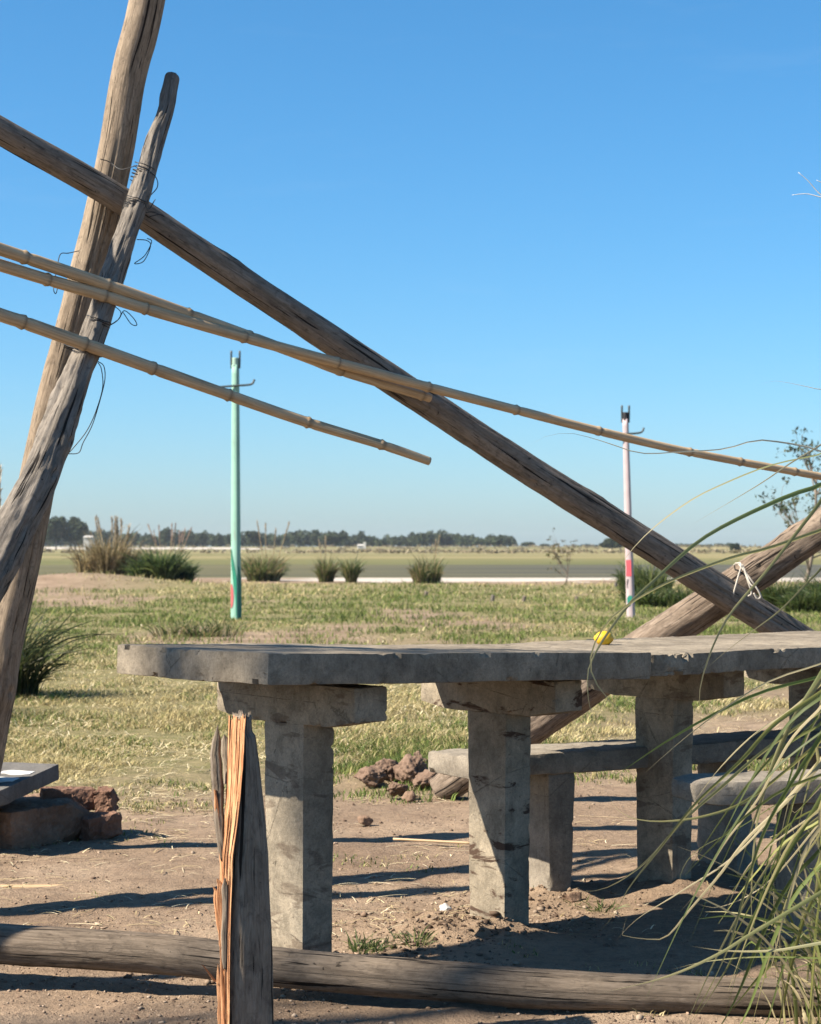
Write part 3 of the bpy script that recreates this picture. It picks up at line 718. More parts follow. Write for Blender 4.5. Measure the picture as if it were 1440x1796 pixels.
    spl = [
        ([(404, 412, 1255, 4.10), (403, 412, 1330, 4.10), (400, 410, 1420, 4.10), (397, 405, 1520, 4.10)], .006),
        ([(410, 418, 1252, 4.085), (409, 418, 1330, 4.085), (405, 413, 1420, 4.085), (400, 407, 1510, 4.085), (397, 402, 1580, 4.09)], .006),
        ([(416, 424, 1249, 4.07), (416, 423, 1330, 4.07), (411, 417, 1430, 4.07), (404, 409, 1520, 4.07), (398, 404, 1640, 4.075)], .006),
        ([(422, 431, 1247, 4.055), (421, 428.5, 1330, 4.055), (415, 422, 1420, 4.055), (404, 410, 1500, 4.055), (399, 406, 1600, 4.055), (397, 403, 1720, 4.055), (396, 403, 1850, 4.055)], .006),
        ([(372, 382, 1385, 4.12), (376, 388, 1440, 4.12), (384, 396, 1500, 4.11), (389, 399, 1580, 4.10), (390, 400, 1680, 4.09), (388, 398, 1850, 4.09)], .007),
        ([(384, 392, 1420, 4.10), (389, 398, 1480, 4.09), (393, 401, 1540, 4.08), (393, 400, 1650, 4.075), (392, 400, 1850, 4.075)], .006),
        ([(392, 400, 1380, 4.095), (394, 403, 1450, 4.085), (396, 405, 1530, 4.08)], .006),
        ([(371, 373, 1552, 4.12), (374, 384, 1562, 4.12), (376, 386, 1600, 4.11), (385, 389, 1660, 4.10)], .006),
        ([(380, 384, 1541, 4.10), (382, 390, 1550, 4.10), (384, 391, 1620, 4.09), (386, 391, 1700, 4.09)], .005),
        ([(381, 385, 1690, 4.08), (380, 388, 1740, 4.08), (384, 392, 1850, 4.08)], .005),
        ([(386, 390, 1660, 4.07), (386, 393, 1720, 4.07), (388, 397, 1850, 4.07)], .005),
        ([(352, 354, 1690, 4.06), (376, 381, 1722, 4.075)], .002),
    ]
    for k, (rows, th) in enumerate([spl[4]] + spl[7:]): splinter([(a, b, c, d) for a, b, c, d in rows], M_TORN, 'splinter', th * .6, k + 1)
    # dark old-wood shards behind
    splinter([(381, 384, 1272, 4.135), (372, 387, 1300, 4.13), (368, 388, 1322, 4.13), (369, 391, 1360, 4.13), (372, 393, 1410, 4.125), (377, 394, 1450, 4.12), (386, 396, 1510, 4.11)], M_POST, 'shard', .010, 31)
    splinter([(388, 402, 1288, 4.165), (389, 404, 1330, 4.16), (392, 404, 1375, 4.15)], M_POST, 'shard', .008, 32)
    splinter([(390, 400, 1540, 4.06), (389, 401, 1580, 4.06), (388, 399, 1640, 4.062), (391, 397, 1700, 4.065)], M_POST, 'shard', .006, 33)
post()

# ------------------------------------------------------------------ rubble, clods, sticks
def box_axes(d, tilt=0):
    d = np.array(d, float); d /= np.linalg.norm(d); s = np.cross([0, 0, 1.], d); s /= np.linalg.norm(s); return np.array([d, s, np.cross(d, s)])
pv = thing('paving_slab', 'grey square paving slab with white paint marks, propped on rubble', 'paving slab', (-1.56, 6.86, .2))
ax_ = box_axes((.30, .95, .11))
rough_box('slab', (.46, .46, .06), M_PAVER, pv, .02, .006, .001, .006, 61, None, None, ax_, (-1.555, 6.85, .215))
for k, (u, v, a, b) in enumerate(((.06, -.15, .085, .12), (-.05, -.13, .10, .15))):
    g = rough_box('paint_mark', (a * .6, b, .003), M_WHITE, pv, .01, .001, .0, .0, 62 + k, None, lambda V: np.stack([V[:, 0] * (1 + .5 * vn(V * 30, 4)) , V[:, 1], V[:, 2]], -1), ax_, np.array([-1.555, 6.85, .215]) + ax_[0] * u + ax_[1] * v + ax_[2] * .0312)
def chunk(name, c, d, size, seed, mat, amp, label, tilt=0.0):
    d = np.array([d[0], d[1], tilt]); A = box_axes(d)
    r_ = np.random.default_rng(seed); hs = np.array(size) / 2
    cut = [(lambda n: n / np.linalg.norm(n))(r_.normal(size=3)) for _ in range(9)]
    def tp(V):
        V = V * (1 + .05 * fbm(V * 6 + seed, 2, seed + 1))[:, None]; W = V / hs
        for n in cut:
            lim = np.abs(n).sum() * r_.uniform(.70, .92); t = W @ n - lim; W = W - np.outer(np.clip(t, 0, None), n)
        return W * hs + .0035 * amp * np.stack([fbm(V * 70 + k * 9, 3, seed + k) for k in range(3)], -1)
    o = rough_box(name, size, mat, None, .008, .004, .002 * amp, .012, seed, None, tp, A, c)
    o.data.polygons.foreach_set('use_smooth', np.zeros(len(o.data.polygons), bool))
    return tag(o, label, 'rubble', 'rubble pile')
chunk('rubble_block', (-1.385, 6.98, .06), (.61, .79), (.40, .30, .145), 71, M_ROCK, 1.0, 'large brown lump of rubble carrying the grey paving slab', .02)
chunk('rubble_block', (-1.115, 7.10, .12), (.3, .95), (.07, .075, .10), 72, M_BRICK, 1.0, 'small upright red rubble piece at the right end of the pile', .2)
chunk('rubble_block', (-1.26, 7.12, .125), (.95, .3), (.20, .10, .085), 73, M_BRICK, 1.0, 'dark red broken brick wedged under the paving slab', -.05)
chunk('rubble_block', (-1.13, 7.02, .04), (.8, .6), (.13, .11, .09), 74, M_BRICK, 1.2, 'low dark brick lump at the foot of the rubble pile', .1)
bs = tube('bamboo_stick', [P(-160, 1557, 6.02) + [0, 0, .004], P(0, 1556, 6.01), P(110, 1556, 6.0), P(150, 1557, 6.0)], .0085, M_CANE, None, 10, 30)
tag(bs, 'short pale cane stick lying on the bare dirt', 'stick')
clods = [(650, 1368, .085, .055, 'pale earth clod at the left end of the dug-up heap'), (688, 1362, .10, .075, 'largest earth clod, top of the dug-up heap'), (722, 1366, .085, .07, 'dark reddish clod in the middle of the heap'), (752, 1372, .075, .05, 'crumbly clod next to the foot of the log'), (700, 1386, .06, .035, 'low flat clod at the front of the heap'), (735, 1352, .05, .06, 'small dark clod at the back of the heap')]
for k, (px, py, r, h_, lab) in enumerate(clods):
    Zc = H * F / (py + 14 - HZ); c = P(px, py, Zc); c[2] = h_ * .55 + .02
    tag(rock('dirt_clod', c, (r, r * .8, h_), 80 + k, M_CLOD, None, sub=5, cuts=12, rough=.24, yaw=k), lab, 'clod', 'clods of the dug-up heap')
for k, (px, py, r, lab, mt) in enumerate(((640, 1442, .028, 'pale clod alone on the bare dirt between the legs', M_ROCK), (780, 1596, .018, 'white pebble in the shade left of the middle leg', M_WHITE), (1002, 1582, .03, 'brown stone on the dirt right of the bench leg', M_ROCK), (718, 1402, .03, 'pale stone in front of the dug-up heap', M_ROCK))):
    Zc = H * F / (py + 4 - HZ); c = P(px, py, Zc); c[2] = r * .6
    tag(rock('stone', c, (r, r * .8, r * .8), 95 + k, mt, None, sub=3, cuts=6, rough=.2), lab, 'stone')
tag(tube('branch', [P(905, 1100, 26), P(950, 1097, 26.4), P(985, 1098, 26.2), P(1016, 1103, 25.6)], .03, M_BEAM, None, 8, 30, True, .015), 'thin dark branch lying on the dry patch beyond the table', 'branch')
tag(tube('straw_stalk', [P(352, 1690, 3.98) * [1, 1, 0] + [0, .6, .02], P(690, 1478, 6.9) * [1, 1, 0] + [0, 0, .012], P(830, 1484, 6.8) * [1, 1, 0] + [0, 0, .012]][1:], .005, M_CANE, None, 6, 12), 'pale straw stalk on the dirt left of the middle leg', 'straw')

# ------------------------------------------------------------------ painted concrete posts in the field
def field_post(label, px, py, ptop, lean, wb, wt, body, capc, marks, arms, seed):
    Z = H * F / (py - HZ); b = P(px, py, Z); b[2] = float(hgt(b[0], b[1])); b = np.array(b)
    t = thing('concrete_post', label, 'post', b, 'painted concrete posts in the field')
    ht = (py - ptop) / F * Z + (-b[2]); top = P(px + lean, ptop, Z)
    gm = G(body[0]); pp = gm.pos(); q1, q2 = gm.noise(pp, 3.5, 6, .7), gm.noise(gm.pos((30, 30, 3)), 1, 5, .65)
    pc_ = gm.mix(gm.mapr(q1, .45, .72, 0, .45), body[1], [v * .62 for v in body[1]]); pc_ = gm.mix(gm.mapr(q2, .56, .72, 0, .45), pc_, (.36, .33, .28))
    m = gm.fin(pc_, .8, gm.bump(q2, .3, .004), .2)
    yaw = math.radians(66)
    n = 30; V = []; k = 8
    for i in range(n):
        f = i / (n - 1); c = b + (top - b) * f - UP * (.15 * (1 - f)); r = (wb + (wt - wb) * f)
        for q in range(k):
            a = yaw + (q // 2) * math.pi / 2 + (-.10 if q % 2 == 0 else .10) + math.pi / 4
            V.append(c + np.array([math.cos(a), math.sin(a), 0]) * r * .72)
    V = np.array(V); i, j = np.meshgrid(np.arange(n - 1), np.arange(k), indexing='ij'); j2 = (j + 1) % k
    Fq = np.stack([i * k + j, i * k + j2, (i + 1) * k + j2, (i + 1) * k + j], -1).reshape(-1, 4)
    C = V.reshape(n, k, 3).mean(1); V2, u_, caps = add_caps(V, Fq, np.zeros((len(V), 2)), n, k, C)
    mk('shaft', V2, np.vstack([split_q(Fq), caps]), m, t, u_, False)
    mc = flat(body[0] + '_cap', capc, .7, .3, .15, 9)
    tube('cap', [top + UP * -.02, top + UP * .05, top + UP * .10], wt * .62, mc, t, 14, 10)
    md = flat('bracket_steel', (.06, .075, .075), .5, .5, .2, 20)
    for sx in (-1, 1):
        tube('prong', [top + np.array([sx * wt * .75, 0, -.05]), top + np.array([sx * wt * .8, 0, .08]), top + np.array([sx * wt * .8, 0, .20])], .016, md, t, 6, 8)
    za = arms; ca = top - UP * za
    br = tube('bracket', [ca + np.array([-wt - .17, -wt * .8, -.02]), ca + np.array([0, -wt * .8, 0]), ca + np.array([wt + .15, -wt * .8, .02]), ca + np.array([wt + .2, -wt * .8, .09])], .016, md, t, 6, 24)
    # painted marks: thin skins on the two visible faces
    def skin(name, colr, rows, face):
        """rows: (height, u0, u1) with u across the face 0..1"""
        mm = flat('paint_' + name, colr, .6, .3, .15, 12); VV = []; a0 = yaw + math.pi / 4 + (1 if face == 0 else 2) * math.pi / 2
        for h_, u0, u1 in rows:
            f = h_ / ht; c = b + (top - b) * f; r = (wb + (wt - wb) * f) * .72
            A = np.array([math.cos(a0 + .10), math.sin(a0 + .10), 0]) * r; B = np.array([math.cos(a0 + math.pi / 2 - .10), math.sin(a0 + math.pi / 2 - .10), 0]) * r
            nn = (A + B); nn /= np.linalg.norm(nn)
            for u in (u0, u1): VV.append(c + A + (B - A) * u + nn * .006)
        mrow = len(rows); FF = [[2 * q, 2 * q + 1, 2 * q + 3, 2 * q + 2] for q in range(mrow - 1)]
        mk(name, VV, FF, mm, t, None, False)
    for mk_ in marks: skin(*mk_)
    return t
field_post('tall mint green concrete post with painted flower at its foot', 414, 1090, 640, -1, .105, .075, ('mint_paint', (.34, .60, .49)), (.42, .62, .52),
    [('painted_band', (.02, .27, .17), [(.0, .92, 1.0), (.25, .80, 1.0), (.45, .55, 1.0), (.6, .3, .95), (.75, .1, .6), (.9, .0, .2), (1.0, .0, .06)], 0),
     ('painted_stripe', (.02, .27, .17), [(.35, .66, .74), (.5, .42, .50), (.68, .2, .27), (.8, .08, .13)], 0),
     ('painted_flower', (.75, .16, .17), [(.16, .02, .12), (.22, .0, .34), (.32, .0, .42), (.42, .0, .36), (.5, .0, .16)], 0),
     ('painted_side', (.02, .22, .16), [(.0, .0, 1), (.3, .0, 1.), (.6, .0, 1.), (.75, .0, .3)], 1)], .30, 1)
field_post('white and pink concrete post with a red band near its foot', 1107, 1086, 735, -10, .095, .065, ('pale_pink_paint', (.62, .51, .52)), (.03, .03, .035),
    [('red_band', (.72, .11, .14), [(.60, .0, 1.), (.72, .02, 1.), (.84, .0, 1.)], 0),
     ('green_scribble', (.02, .26, .19), [(.16, .3, .5), (.22, .1, .8), (.28, .05, 1.), (.32, .4, .9)], 0),
     ('black_scribble', (.06, .05, .05), [(.42, .15, .25), (.48, .05, .2), (.53, .1, .35), (.56, .2, .4)], 0)], .22, 2)

# ------------------------------------------------------------------ vegetation
def ribbons(paths, widths, cols, fold=.25, side=None):
    """paths (B,n,3); widths (B,n) half width; cols (B,3) or (B,n,3) -> arrays. Folded two-strip blades."""
    Bn, n, _ = paths.shape
    T = np.gradient(paths, axis=1); T /= np.linalg.norm(T, axis=2)[..., None] + 1e-9
    if side is None:
        s = rng.normal(size=(Bn, 1, 3)); s = np.repeat(s, n, 1)
    else: s = np.repeat(side[:, None], n, 1)
    S = np.cross(T, s); S /= np.linalg.norm(S, axis=2)[..., None] + 1e-9
    Nn = np.cross(S, T)
    a = paths - S * widths[..., None] + Nn * (fold * widths)[..., None]; c = paths + S * widths[..., None] + Nn * (fold * widths)[..., None]
    V = np.stack([a, paths, c], 2).reshape(-1, 3)
    bi, i = np.meshgrid(np.arange(Bn), np.arange(n - 1), indexing='ij'); o = (bi * n + i) * 3
    F1 = np.stack([o, o + 1, o + 4, o + 3], -1).reshape(-1, 4); F2 = np.stack([o + 1, o + 2, o + 5, o + 4], -1).reshape(-1, 4)
    if cols.ndim == 2: cols = np.repeat(cols[:, None], n, 1)
    Cc = np.repeat(cols[:, :, None], 3, 2).reshape(-1, 3)
    return V, np.vstack([F1, F2]), Cc

def arch(n, base, az, length, rise, droop, nseg, r_):
    """arching blades: outward along az, rising then drooping"""
    s = np.linspace(0, 1, nseg)[None]
    out = length[:, None] * rise[:, None] * (.35 * s + .85 * s ** 2)
    up = length[:, None] * (s * np.sqrt(np.clip(1 - .5 * rise[:, None] ** 2, .2, 1)) - droop[:, None] * s ** 2.6)
    d = np.stack([np.cos(az), np.sin(az), 0 * az], -1)
    wob = r_.normal(size=(n, 1, 3)) * .05 * length[:, None, None] * (s ** 2)[..., None]
    return base[:, None] + d[:, None] * out[..., None] + np.array([0, 0, 1.]) * up[..., None] + wob * np.array([1, 1, .3])

def pal(n, cols, r_, jit=.18):
    cols = np.array(cols, float); k = r_.integers(0, len(cols), n)
    return cols[k] * (1 + jit * r_.normal(size=(n, 1))).clip(.5, 1.6)

def tussock(name, label, cat, base, rad, height, nb, cols, seed, plumes=0, ph=1.2, bw=.006, group=None, spread=.55, plume_col=(.62, .52, .38)):
    r_ = np.random.default_rng(seed); base = np.array(base, float); base[2] = float(hgt(base[0], base[1]))
    t = thing(name, label, cat, base, group)
    rr = rad * .45 * np.sqrt(r_.random(nb)); az0 = r_.random(nb) * 2 * np.pi
    sub = r_.normal(size=(5, 2)) * rad * .28; sk = r_.integers(0, 5, nb); sz = r_.uniform(.6, 1.15, 5)
    bp = base + np.stack([rr * .6 * np.cos(az0) + sub[sk, 0], rr * .6 * np.sin(az0) + sub[sk, 1], -.02 + 0 * rr], -1)
    az = az0 + r_.normal(size=nb) * .6; ln = height * r_.uniform(.45, 1.15, nb) * sz[sk]
    P_ = arch(nb, bp, az, ln, r_.uniform(.1, spread, nb), r_.uniform(.1, .55, nb), 7, r_)
    W = np.repeat(bw * r_.uniform(.6, 1.2, nb)[:, None], 7, 1) * np.array([.8, 1, 1, .9, .75, .5, .12])
    V, Fq, Cc = ribbons(P_, W, pal(nb, cols, r_))
    mk('foliage', V, Fq, M_BLADE, t, None, True, Cc)
    for k in range(plumes):
        a = r_.random() * 2 * np.pi; q = base + np.array([math.cos(a), math.sin(a), 0]) * rad * .25 * r_.random()
        tip = q + np.array([math.cos(a) * rad * .5 * r_.random(), math.sin(a) * .2, height * ph * r_.uniform(.85, 1.1)])
        pts = [q, q * .5 + tip * .5 + [0, 0, .05], tip]
        st = tube('plume_stalk', pts, bw * .6, M_STRAW, t, 5, 8); cc = np.zeros((len(st.data.vertices), 4), np.float32); cc[:] = (.42, .33, .19, 1)
        st.data.attributes.new('Col', 'FLOAT_COLOR', 'POINT').data.foreach_set('color', cc.ravel())
        m = 70; f = r_.random(m); o = tip + (np.array(pts[1]) - tip)[None] * (f * .55)[:, None]
        azp = r_.random(m) * 2 * np.pi; L_ = height * .10 * r_.uniform(.5, 1.2, m)
        Pp = arch(m, o, azp, L_, r_.uniform(.1, .35, m), r_.uniform(0, .4, m), 4, r_)
        Vp, Fp, Cp = ribbons(Pp, np.repeat((bw * .9 * r_.uniform(.5, 1.1, m))[:, None], 4, 1) * np.array([1, 1, .8, .2]), pal(m, [plume_col, [v * .85 for v in plume_col]], r_, .1))
        mk('plume', Vp, Fp, M_STRAW, st, None, True, Cp)
    return t
GREEN = [(.11, .165, .05), (.17, .215, .07), (.23, .265, .095), (.075, .115, .04)]
DRY = [(.42, .34, .18), (.32, .245, .125), (.52, .43, .25), (.22, .17, .085)]
MIXED = GREEN + DRY[:2] + [(.17, .18, .07)]
def gp(px, py):
    Z = H * F / (py - HZ); return P(px, py, Z)
tussock('pampas_clump', 'dark green pampas clump behind the foot of the tan pole', 'grass clump', gp(-5, 1222), .42, .78, 700, [(.05, .075, .025), (.085, .11, .04), (.11, .11, .045), (.03, .045, .017)], 201, 4, 2.05, .006, 'pampas clumps', .75, (.80, .74, .60))
tussock('pampas_clump', 'pampas clump outside the left edge, seen by its shadow on the grass', 'grass clump', gp(-190, 1258), .5, 1.15, 500, MIXED, 202, 4, 1.4, .005, 'pampas clumps', .7)
G2 = 'shrubs and clumps along the shore'
tussock('shore_clump', 'tall dry brown clump with feathery plumes, the leftmost on the shore', 'grass clump', gp(205, 1018), 1.4, 1.85, 1900, DRY + [(.13, .12, .05)], 203, 9, 1.05, .016, G2, .35)
tussock('shore_clump', 'dark green rounded clump right of the tall dry clump', 'grass clump', gp(283, 1023), 1.25, 1.1, 2200, GREEN[:2] + [(.045, .08, .03), (.06, .105, .035)], 204, 0, 1, .02, G2, .6)
tussock('shore_clump', 'sparse pinkish plumed clump behind the dark green one', 'grass clump', gp(296, 1013), 1.6, 1.1, 160, DRY, 205, 10, 1.55, .014, G2, .3, (.62, .47, .38))
tussock('shore_clump', 'yellow green clump with plumes beside the mint green post', 'grass clump', gp(470, 1019), 1.3, 1.05, 1500, MIXED + DRY[:1], 206, 4, 1.6, .018, G2, .6)
tussock('shore_clump', 'left and smaller of two neighbouring clumps on the white shore', 'grass clump', gp(569, 1021), .36, .85, 600, MIXED, 207, 3, 1.5, .014, G2, .4)
tussock('shore_clump', 'right and greener of two neighbouring clumps on the white shore', 'grass clump', gp(617, 1022), .40, .88, 800, GREEN + DRY[:1], 208, 0, 1.2, .014, G2, .4)
tussock('shore_clump', 'lone green and straw clump in the middle of the white shore', 'grass clump', gp(753, 1023), .7, 1.05, 1100, MIXED + DRY[:1], 209, 2, 1.3, .014, G2, .35)
tussock('shore_clump', 'dark upright clump just right of the white post', 'grass clump', gp(1142, 1040), .8, .95, 700, GREEN, 211, 1, 1.2, .014, G2, .45)
for k, (px, py, rw, h_, lab) in enumerate(((1192, 1064, .75, .42, 'low dense green bush under the slanting beam'), (1360, 1066, .5, .48, 'dark green bush below the peeling log at the right'), (1428, 1074, .6, .42, 'light green bush cut by the right edge'), (1470, 1060, .9, .6, 'green bush just beyond the right edge'))):
    tussock('bush', lab, 'bush', gp(px, py), rw * 1.5, h_ * 1.25, 1500, [(.07, .115, .03), (.10, .15, .04), (.05, .08, .025), (.14, .165, .055)], 220 + k, 0, 1, .012, 'green bushes on the right', .7)
tussock('weed_tuft', 'small dull green weed tuft left of the mint green post', 'weed', gp(350, 1116), .8, .30, 420, MIXED, 230, 0, 1, .007, None, .8)
tussock('weed_tuft', 'green weed tuft in the shade beside the left table leg', 'weed', gp(680, 1672), .14, .085, 260, GREEN, 231, 0, 1, .0022, None, .8)
tussock('weed_tuft', 'dark weed tuft at the foot of the bench behind the table', 'weed', gp(1050, 1592), .12, .06, 160, GREEN, 232, 0, 1, .002, None, .8)

def leafcloud(ells, n, size, cols, r_, stretch=1.0):
    """small leaf quads through a set of ellipsoids (cx,cy,cz,rx,ry,rz)"""
    ells = np.array(ells, float); vol = ells[:, 3] * ells[:, 4] * ells[:, 5]; k = r_.choice(len(ells), n, p=vol / vol.sum())
    d = r_.normal(size=(n, 3)); d /= np.linalg.norm(d, axis=1)[:, None]; d *= (r_.random(n) ** .42)[:, None]
    c = ells[k, :3] + d * ells[k, 3:]
    a = r_.normal(size=(n, 3)); a /= np.linalg.norm(a, axis=1)[:, None]; b = np.cross(a, r_.normal(size=(n, 3))); b /= np.linalg.norm(b, axis=1)[:, None]
    s = size * r_.uniform(.5, 1.3, n)[:, None]
    V = np.stack([c - a * s * stretch, c + b * s * .6, c + a * s * stretch, c - b * s * .6], 1).reshape(-1, 3)
    Fq = np.arange(4 * n).reshape(-1, 4)
    return V, Fq, np.repeat(pal(n, cols, r_, .2), 4, 0)

FAR = [(.065, .09, .045), (.045, .065, .035), (.09, .115, .055)]
def far_tree(label, px, Z, wpx, top, seed, n=700, cat='tree'):
    r_ = np.random.default_rng(seed); x = (px - CX) / F * Z; gz = float(hgt(x, Z)); wd = wpx / F * Z / 2; tz = H + (HZ - top) / F * Z; hh = tz - gz
    t = thing('far_tree', label, cat, (x, Z, gz), 'trees of the far tree line')
    el = [(x, Z, gz + hh * .62, wd * .7, wd * .7, hh * .36)]
    for k in range(6):
        a = r_.random() * 6.28; el.append((x + math.cos(a) * wd * .62, Z + math.sin(a) * wd * .6, gz + hh * r_.uniform(.38, .84), wd * r_.uniform(.3, .5), wd * .4, hh * r_.uniform(.12, .22)))
    V, Fq, Cc = leafcloud(el, int(n * 2.2), .55, FAR, r_); mk('crown', V, Fq, M_LEAF, t, None, False, Cc)
    tube('trunk', [(x, Z, gz - .3), (x + .1, Z, gz + hh * .3), (x, Z, gz + hh * .6)], .22, M_BEAM, t, 7, 8, True, .1)
far = [('leftmost far tree, tall and round, next to the tan pole', 98, 560, 50, 904), ('tall twin-headed far tree right of the leftmost one', 131, 560, 46, 905), ('far tree standing up above the dry plumed clump', 291, 700, 26, 926), ('small far tree left of the mint green post', 352, 700, 22, 935), ('far tree immediately right of the mint green post', 446, 640, 34, 931), ('broad dark far tree above the yellow green clump', 584, 640, 50, 935), ('squared dark far tree at the end of the tree line', 871, 640, 20, 942), ('left of two small trees alone past the tree line', 928, 800, 28, 951), ('right of two small trees alone past the tree line', 955, 800, 18, 955), ('rounded far tree just left of the white post', 1073, 560, 44, 944), ('tiny distant treetop under the beam near the log', 1290, 420, 16, 955)]
for k, (lab, px, Z, wp, tp_) in enumerate(far): far_tree(lab, px, Z, wp, tp_, 300 + k, 420 if wp < 30 else 900)
def woodland():
    r_ = np.random.default_rng(340); el = []
    for px in np.arange(-80, 900, 5.5):
        Z = r_.uniform(690, 820); x = (px - CX) / F * Z; top = 936 + 3.0 * math.sin(px * .031) + r_.normal() * 3.2 + (4 if 640 < px < 720 else 0) + (px > 720) * 2 - (px < 260) * 2
        gz = float(hgt(x, Z)); tz = H + (HZ - top) / F * Z; el.append((x, Z, (gz + tz) / 2, 2.2, 2.5, max(.6, (tz - gz) / 2)))
    for px in np.r_[np.arange(1010, 1060, 9), np.arange(1180, 1290, 9), np.arange(1400, 1600, 12)]:
        Z = 840; x = (px - CX) / F * Z; gz = float(hgt(x, Z)); tz = H + (HZ - 955 + r_.normal() * 1.5) / F * Z; el.append((x, Z, (gz + tz) / 2, 2.4, 2.5, max(.4, (tz - gz) / 2)))
    V, Fq, Cc = leafcloud(el, 42000, .6, FAR, r_)
    o = mk('distant_woodland', V, Fq, M_LEAF, None, None, False, Cc); o['kind'] = 'stuff'; o['label'] = 'low dark green line of distant trees along the horizon'; o['category'] = 'trees'
    el = []                                               # scrub on the far bank
    for px in np.arange(-60, 1560, 4):
        if r_.random() < (.9 if px > 560 else .35):
            Z = r_.uniform(585, 640); x = (px - CX) / F * Z; el.append((x, Z, float(hgt(x, Z)) + .2, r_.uniform(.4, 1.1), .6, r_.uniform(.2, .7)))
    for px in np.arange(-80, 1600, 3.2):
        if r_.random() < (.95 if px > 520 else .4):
            Z = r_.uniform(290, 420); x = (px - CX) / F * Z; el.append((x, Z, float(hgt(x, Z)) + .15, r_.uniform(.3, .9), .6, r_.uniform(.2, .55)))
    V, Fq, Cc = leafcloud(el, 16000, .26, [(.30, .25, .15), (.20, .18, .10), (.46, .40, .27), (.38, .31, .20)], r_)
    o = mk('bank_scrub', V, Fq, M_LEAF, None, None, False, Cc); o['kind'] = 'stuff'; o['label'] = 'dry scrub along the far bank of the lagoon'; o['category'] = 'scrub'
woodland()

def far_house(label, px, py, Z, wpx, hpx, tower=False):
    x = (px - CX) / F * Z; gz = float(hgt(x, Z)); wd = wpx / F * Z; ht = hpx / F * Z; z0 = H + (HZ - py) / F * Z - ht
    t = thing('far_house', label, 'building', (x, Z, min(gz, z0)), None)
    zb = min(gz, z0) - .2; m = flat('whitewash', (.78, .76, .70), .8, .2, .08, 2); rm = flat('roof_sheet', (.62, .60, .56), .7, .3, .12, 2)
    def boxm(nm, a, b, mt):
        (x0, y0, q0), (x1, y1, q1) = a, b
        mk(nm, [(x0, y0, q0), (x1, y0, q0), (x1, y1, q0), (x0, y1, q0), (x0, y0, q1), (x1, y0, q1), (x1, y1, q1), (x0, y1, q1)], [[0, 1, 5, 4], [1, 2, 6, 5], [2, 3, 7, 6], [3, 0, 4, 7], [4, 5, 6, 7], [3, 2, 1, 0]], mt, t, None, False)
    boxm('wall', (x - wd / 2, Z, zb), (x + wd / 2, Z + 4, z0 + ht * .6), m)
    if tower: boxm('tower', (x + wd * .22, Z - .3, zb), (x + wd * .5, Z + .9, z0 + ht * 1.9), m)
    zr = z0 + ht * .6
    mk('roof', [(x - wd * .53, Z - .3, zr), (x + wd * .53, Z - .3, zr), (x + wd * .5, Z + 2, zr + ht * .5), (x - wd * .5, Z + 2, zr + ht * .5), (x + wd * .53, Z + 4.3, zr), (x - wd * .53, Z + 4.3, zr)], [[0, 1, 2, 3], [3, 2, 4, 5], [0, 3, 5], [1, 4, 2]], rm, t, None, False)
far_house('pale roofed far building among the trees beside the tallest far trees', 154, 940, 545, 15, 6)
far_house('tiny white far building with a tower on the bank', 634, 955, 600, 15, 5, True)

def stakes():
    lab = ['short stake in the grass below the lone shore clump', 'pale short stake, left of a pair in the grass', 'dark short stake, right of a pair in the grass', 'small stake close to the left side of the white post', 'low stake in the grass between the pair and the white post']
    for k, (px, py, h_) in enumerate(((747, 1048, 10), (864, 1056, 11), (919, 1056, 9), (1080, 1030, 11), (1011, 1054, 6))):
        b = gp(px, py); b[2] = float(hgt(b[0], b[1])); hh = h_ / F * b[1]
        o = log('stake', [np.r_[b - [0, 0, .1], .045], np.r_[b + [0, 0, hh * .5], .043], np.r_[b + [.02, 0, hh], .04]], M_GREY if k % 2 else M_BEAM, 400 + k, na=14, step=.03, knots=0, cracks=1)
        tag(o, lab[k], 'stake', 'stakes in the grass')
stakes()

def small_tree(name, label, base, height, lean, seed, spread, nleaf, lsize, cols, nbr=9, trunk=.05, up=.5):
    r_ = np.random.default_rng(seed); base = np.array(base, float); base[2] = float(hgt(base[0], base[1]))
    t = thing(name, label, 'tree', base)
    top = base + np.array([lean, 0, height * .95]); path = catmull(np.array([base - [0, 0, .1], base * .6 + top * .4 + [.05 * height, 0, 0], top]), 12)
    tr = tube('trunk', path, trunk, M_BEAM, t, 8, 24, True, trunk * .25)
    tips = []
    for k in range(nbr):
        f = r_.uniform(.3, .95); o = path[int(f * 11)]; a = r_.random() * 6.28; L_ = spread * r_.uniform(.5, 1.1)
        e = o + np.array([math.cos(a) * L_, math.sin(a) * L_, L_ * up * r_.uniform(.6, 2.2)]); mid = (o + e) / 2 + [0, 0, -.08 * L_]
        tube('branch', [o, mid, e], trunk * .35, M_BEAM, tr, 6, 10, True, trunk * .1)
        tips += [mid * .5 + e * .5, e]
        for q in range(4):
            e2 = e + r_.normal(size=3) * [.3 * L_, .3 * L_, .25 * L_] + [0, 0, .15 * L_]
            tube('twig', [mid, e * .6 + e2 * .4, e2], trunk * .14, M_BEAM, tr, 4, 7, True, trunk * .05); tips.append(e2)
    if nleaf:
        el = [(*p, spread * .17, spread * .17, spread * .15) for p in tips]
        V, Fq, Cc = leafcloud(el, nleaf, lsize, cols, r_, 1.5); mk('crown', V, Fq, M_LEAF, t, None, False, Cc)
    return t
small_tree('small_tree', 'sparse small tree with thin branches at the right edge', gp(1402, 1052), 2.7, .35, 501, .95, 900, .035, [(.07, .095, .045), (.05, .07, .035), (.11, .12, .06)], 14, .05, .7)
small_tree('bare_shrub', 'almost bare twiggy shrub on the white shore left of the post', gp(992, 1022), .85, .05, 502, .42, 260, .03, [(.16, .12, .06), (.12, .13, .05)], 9, .025, .9)

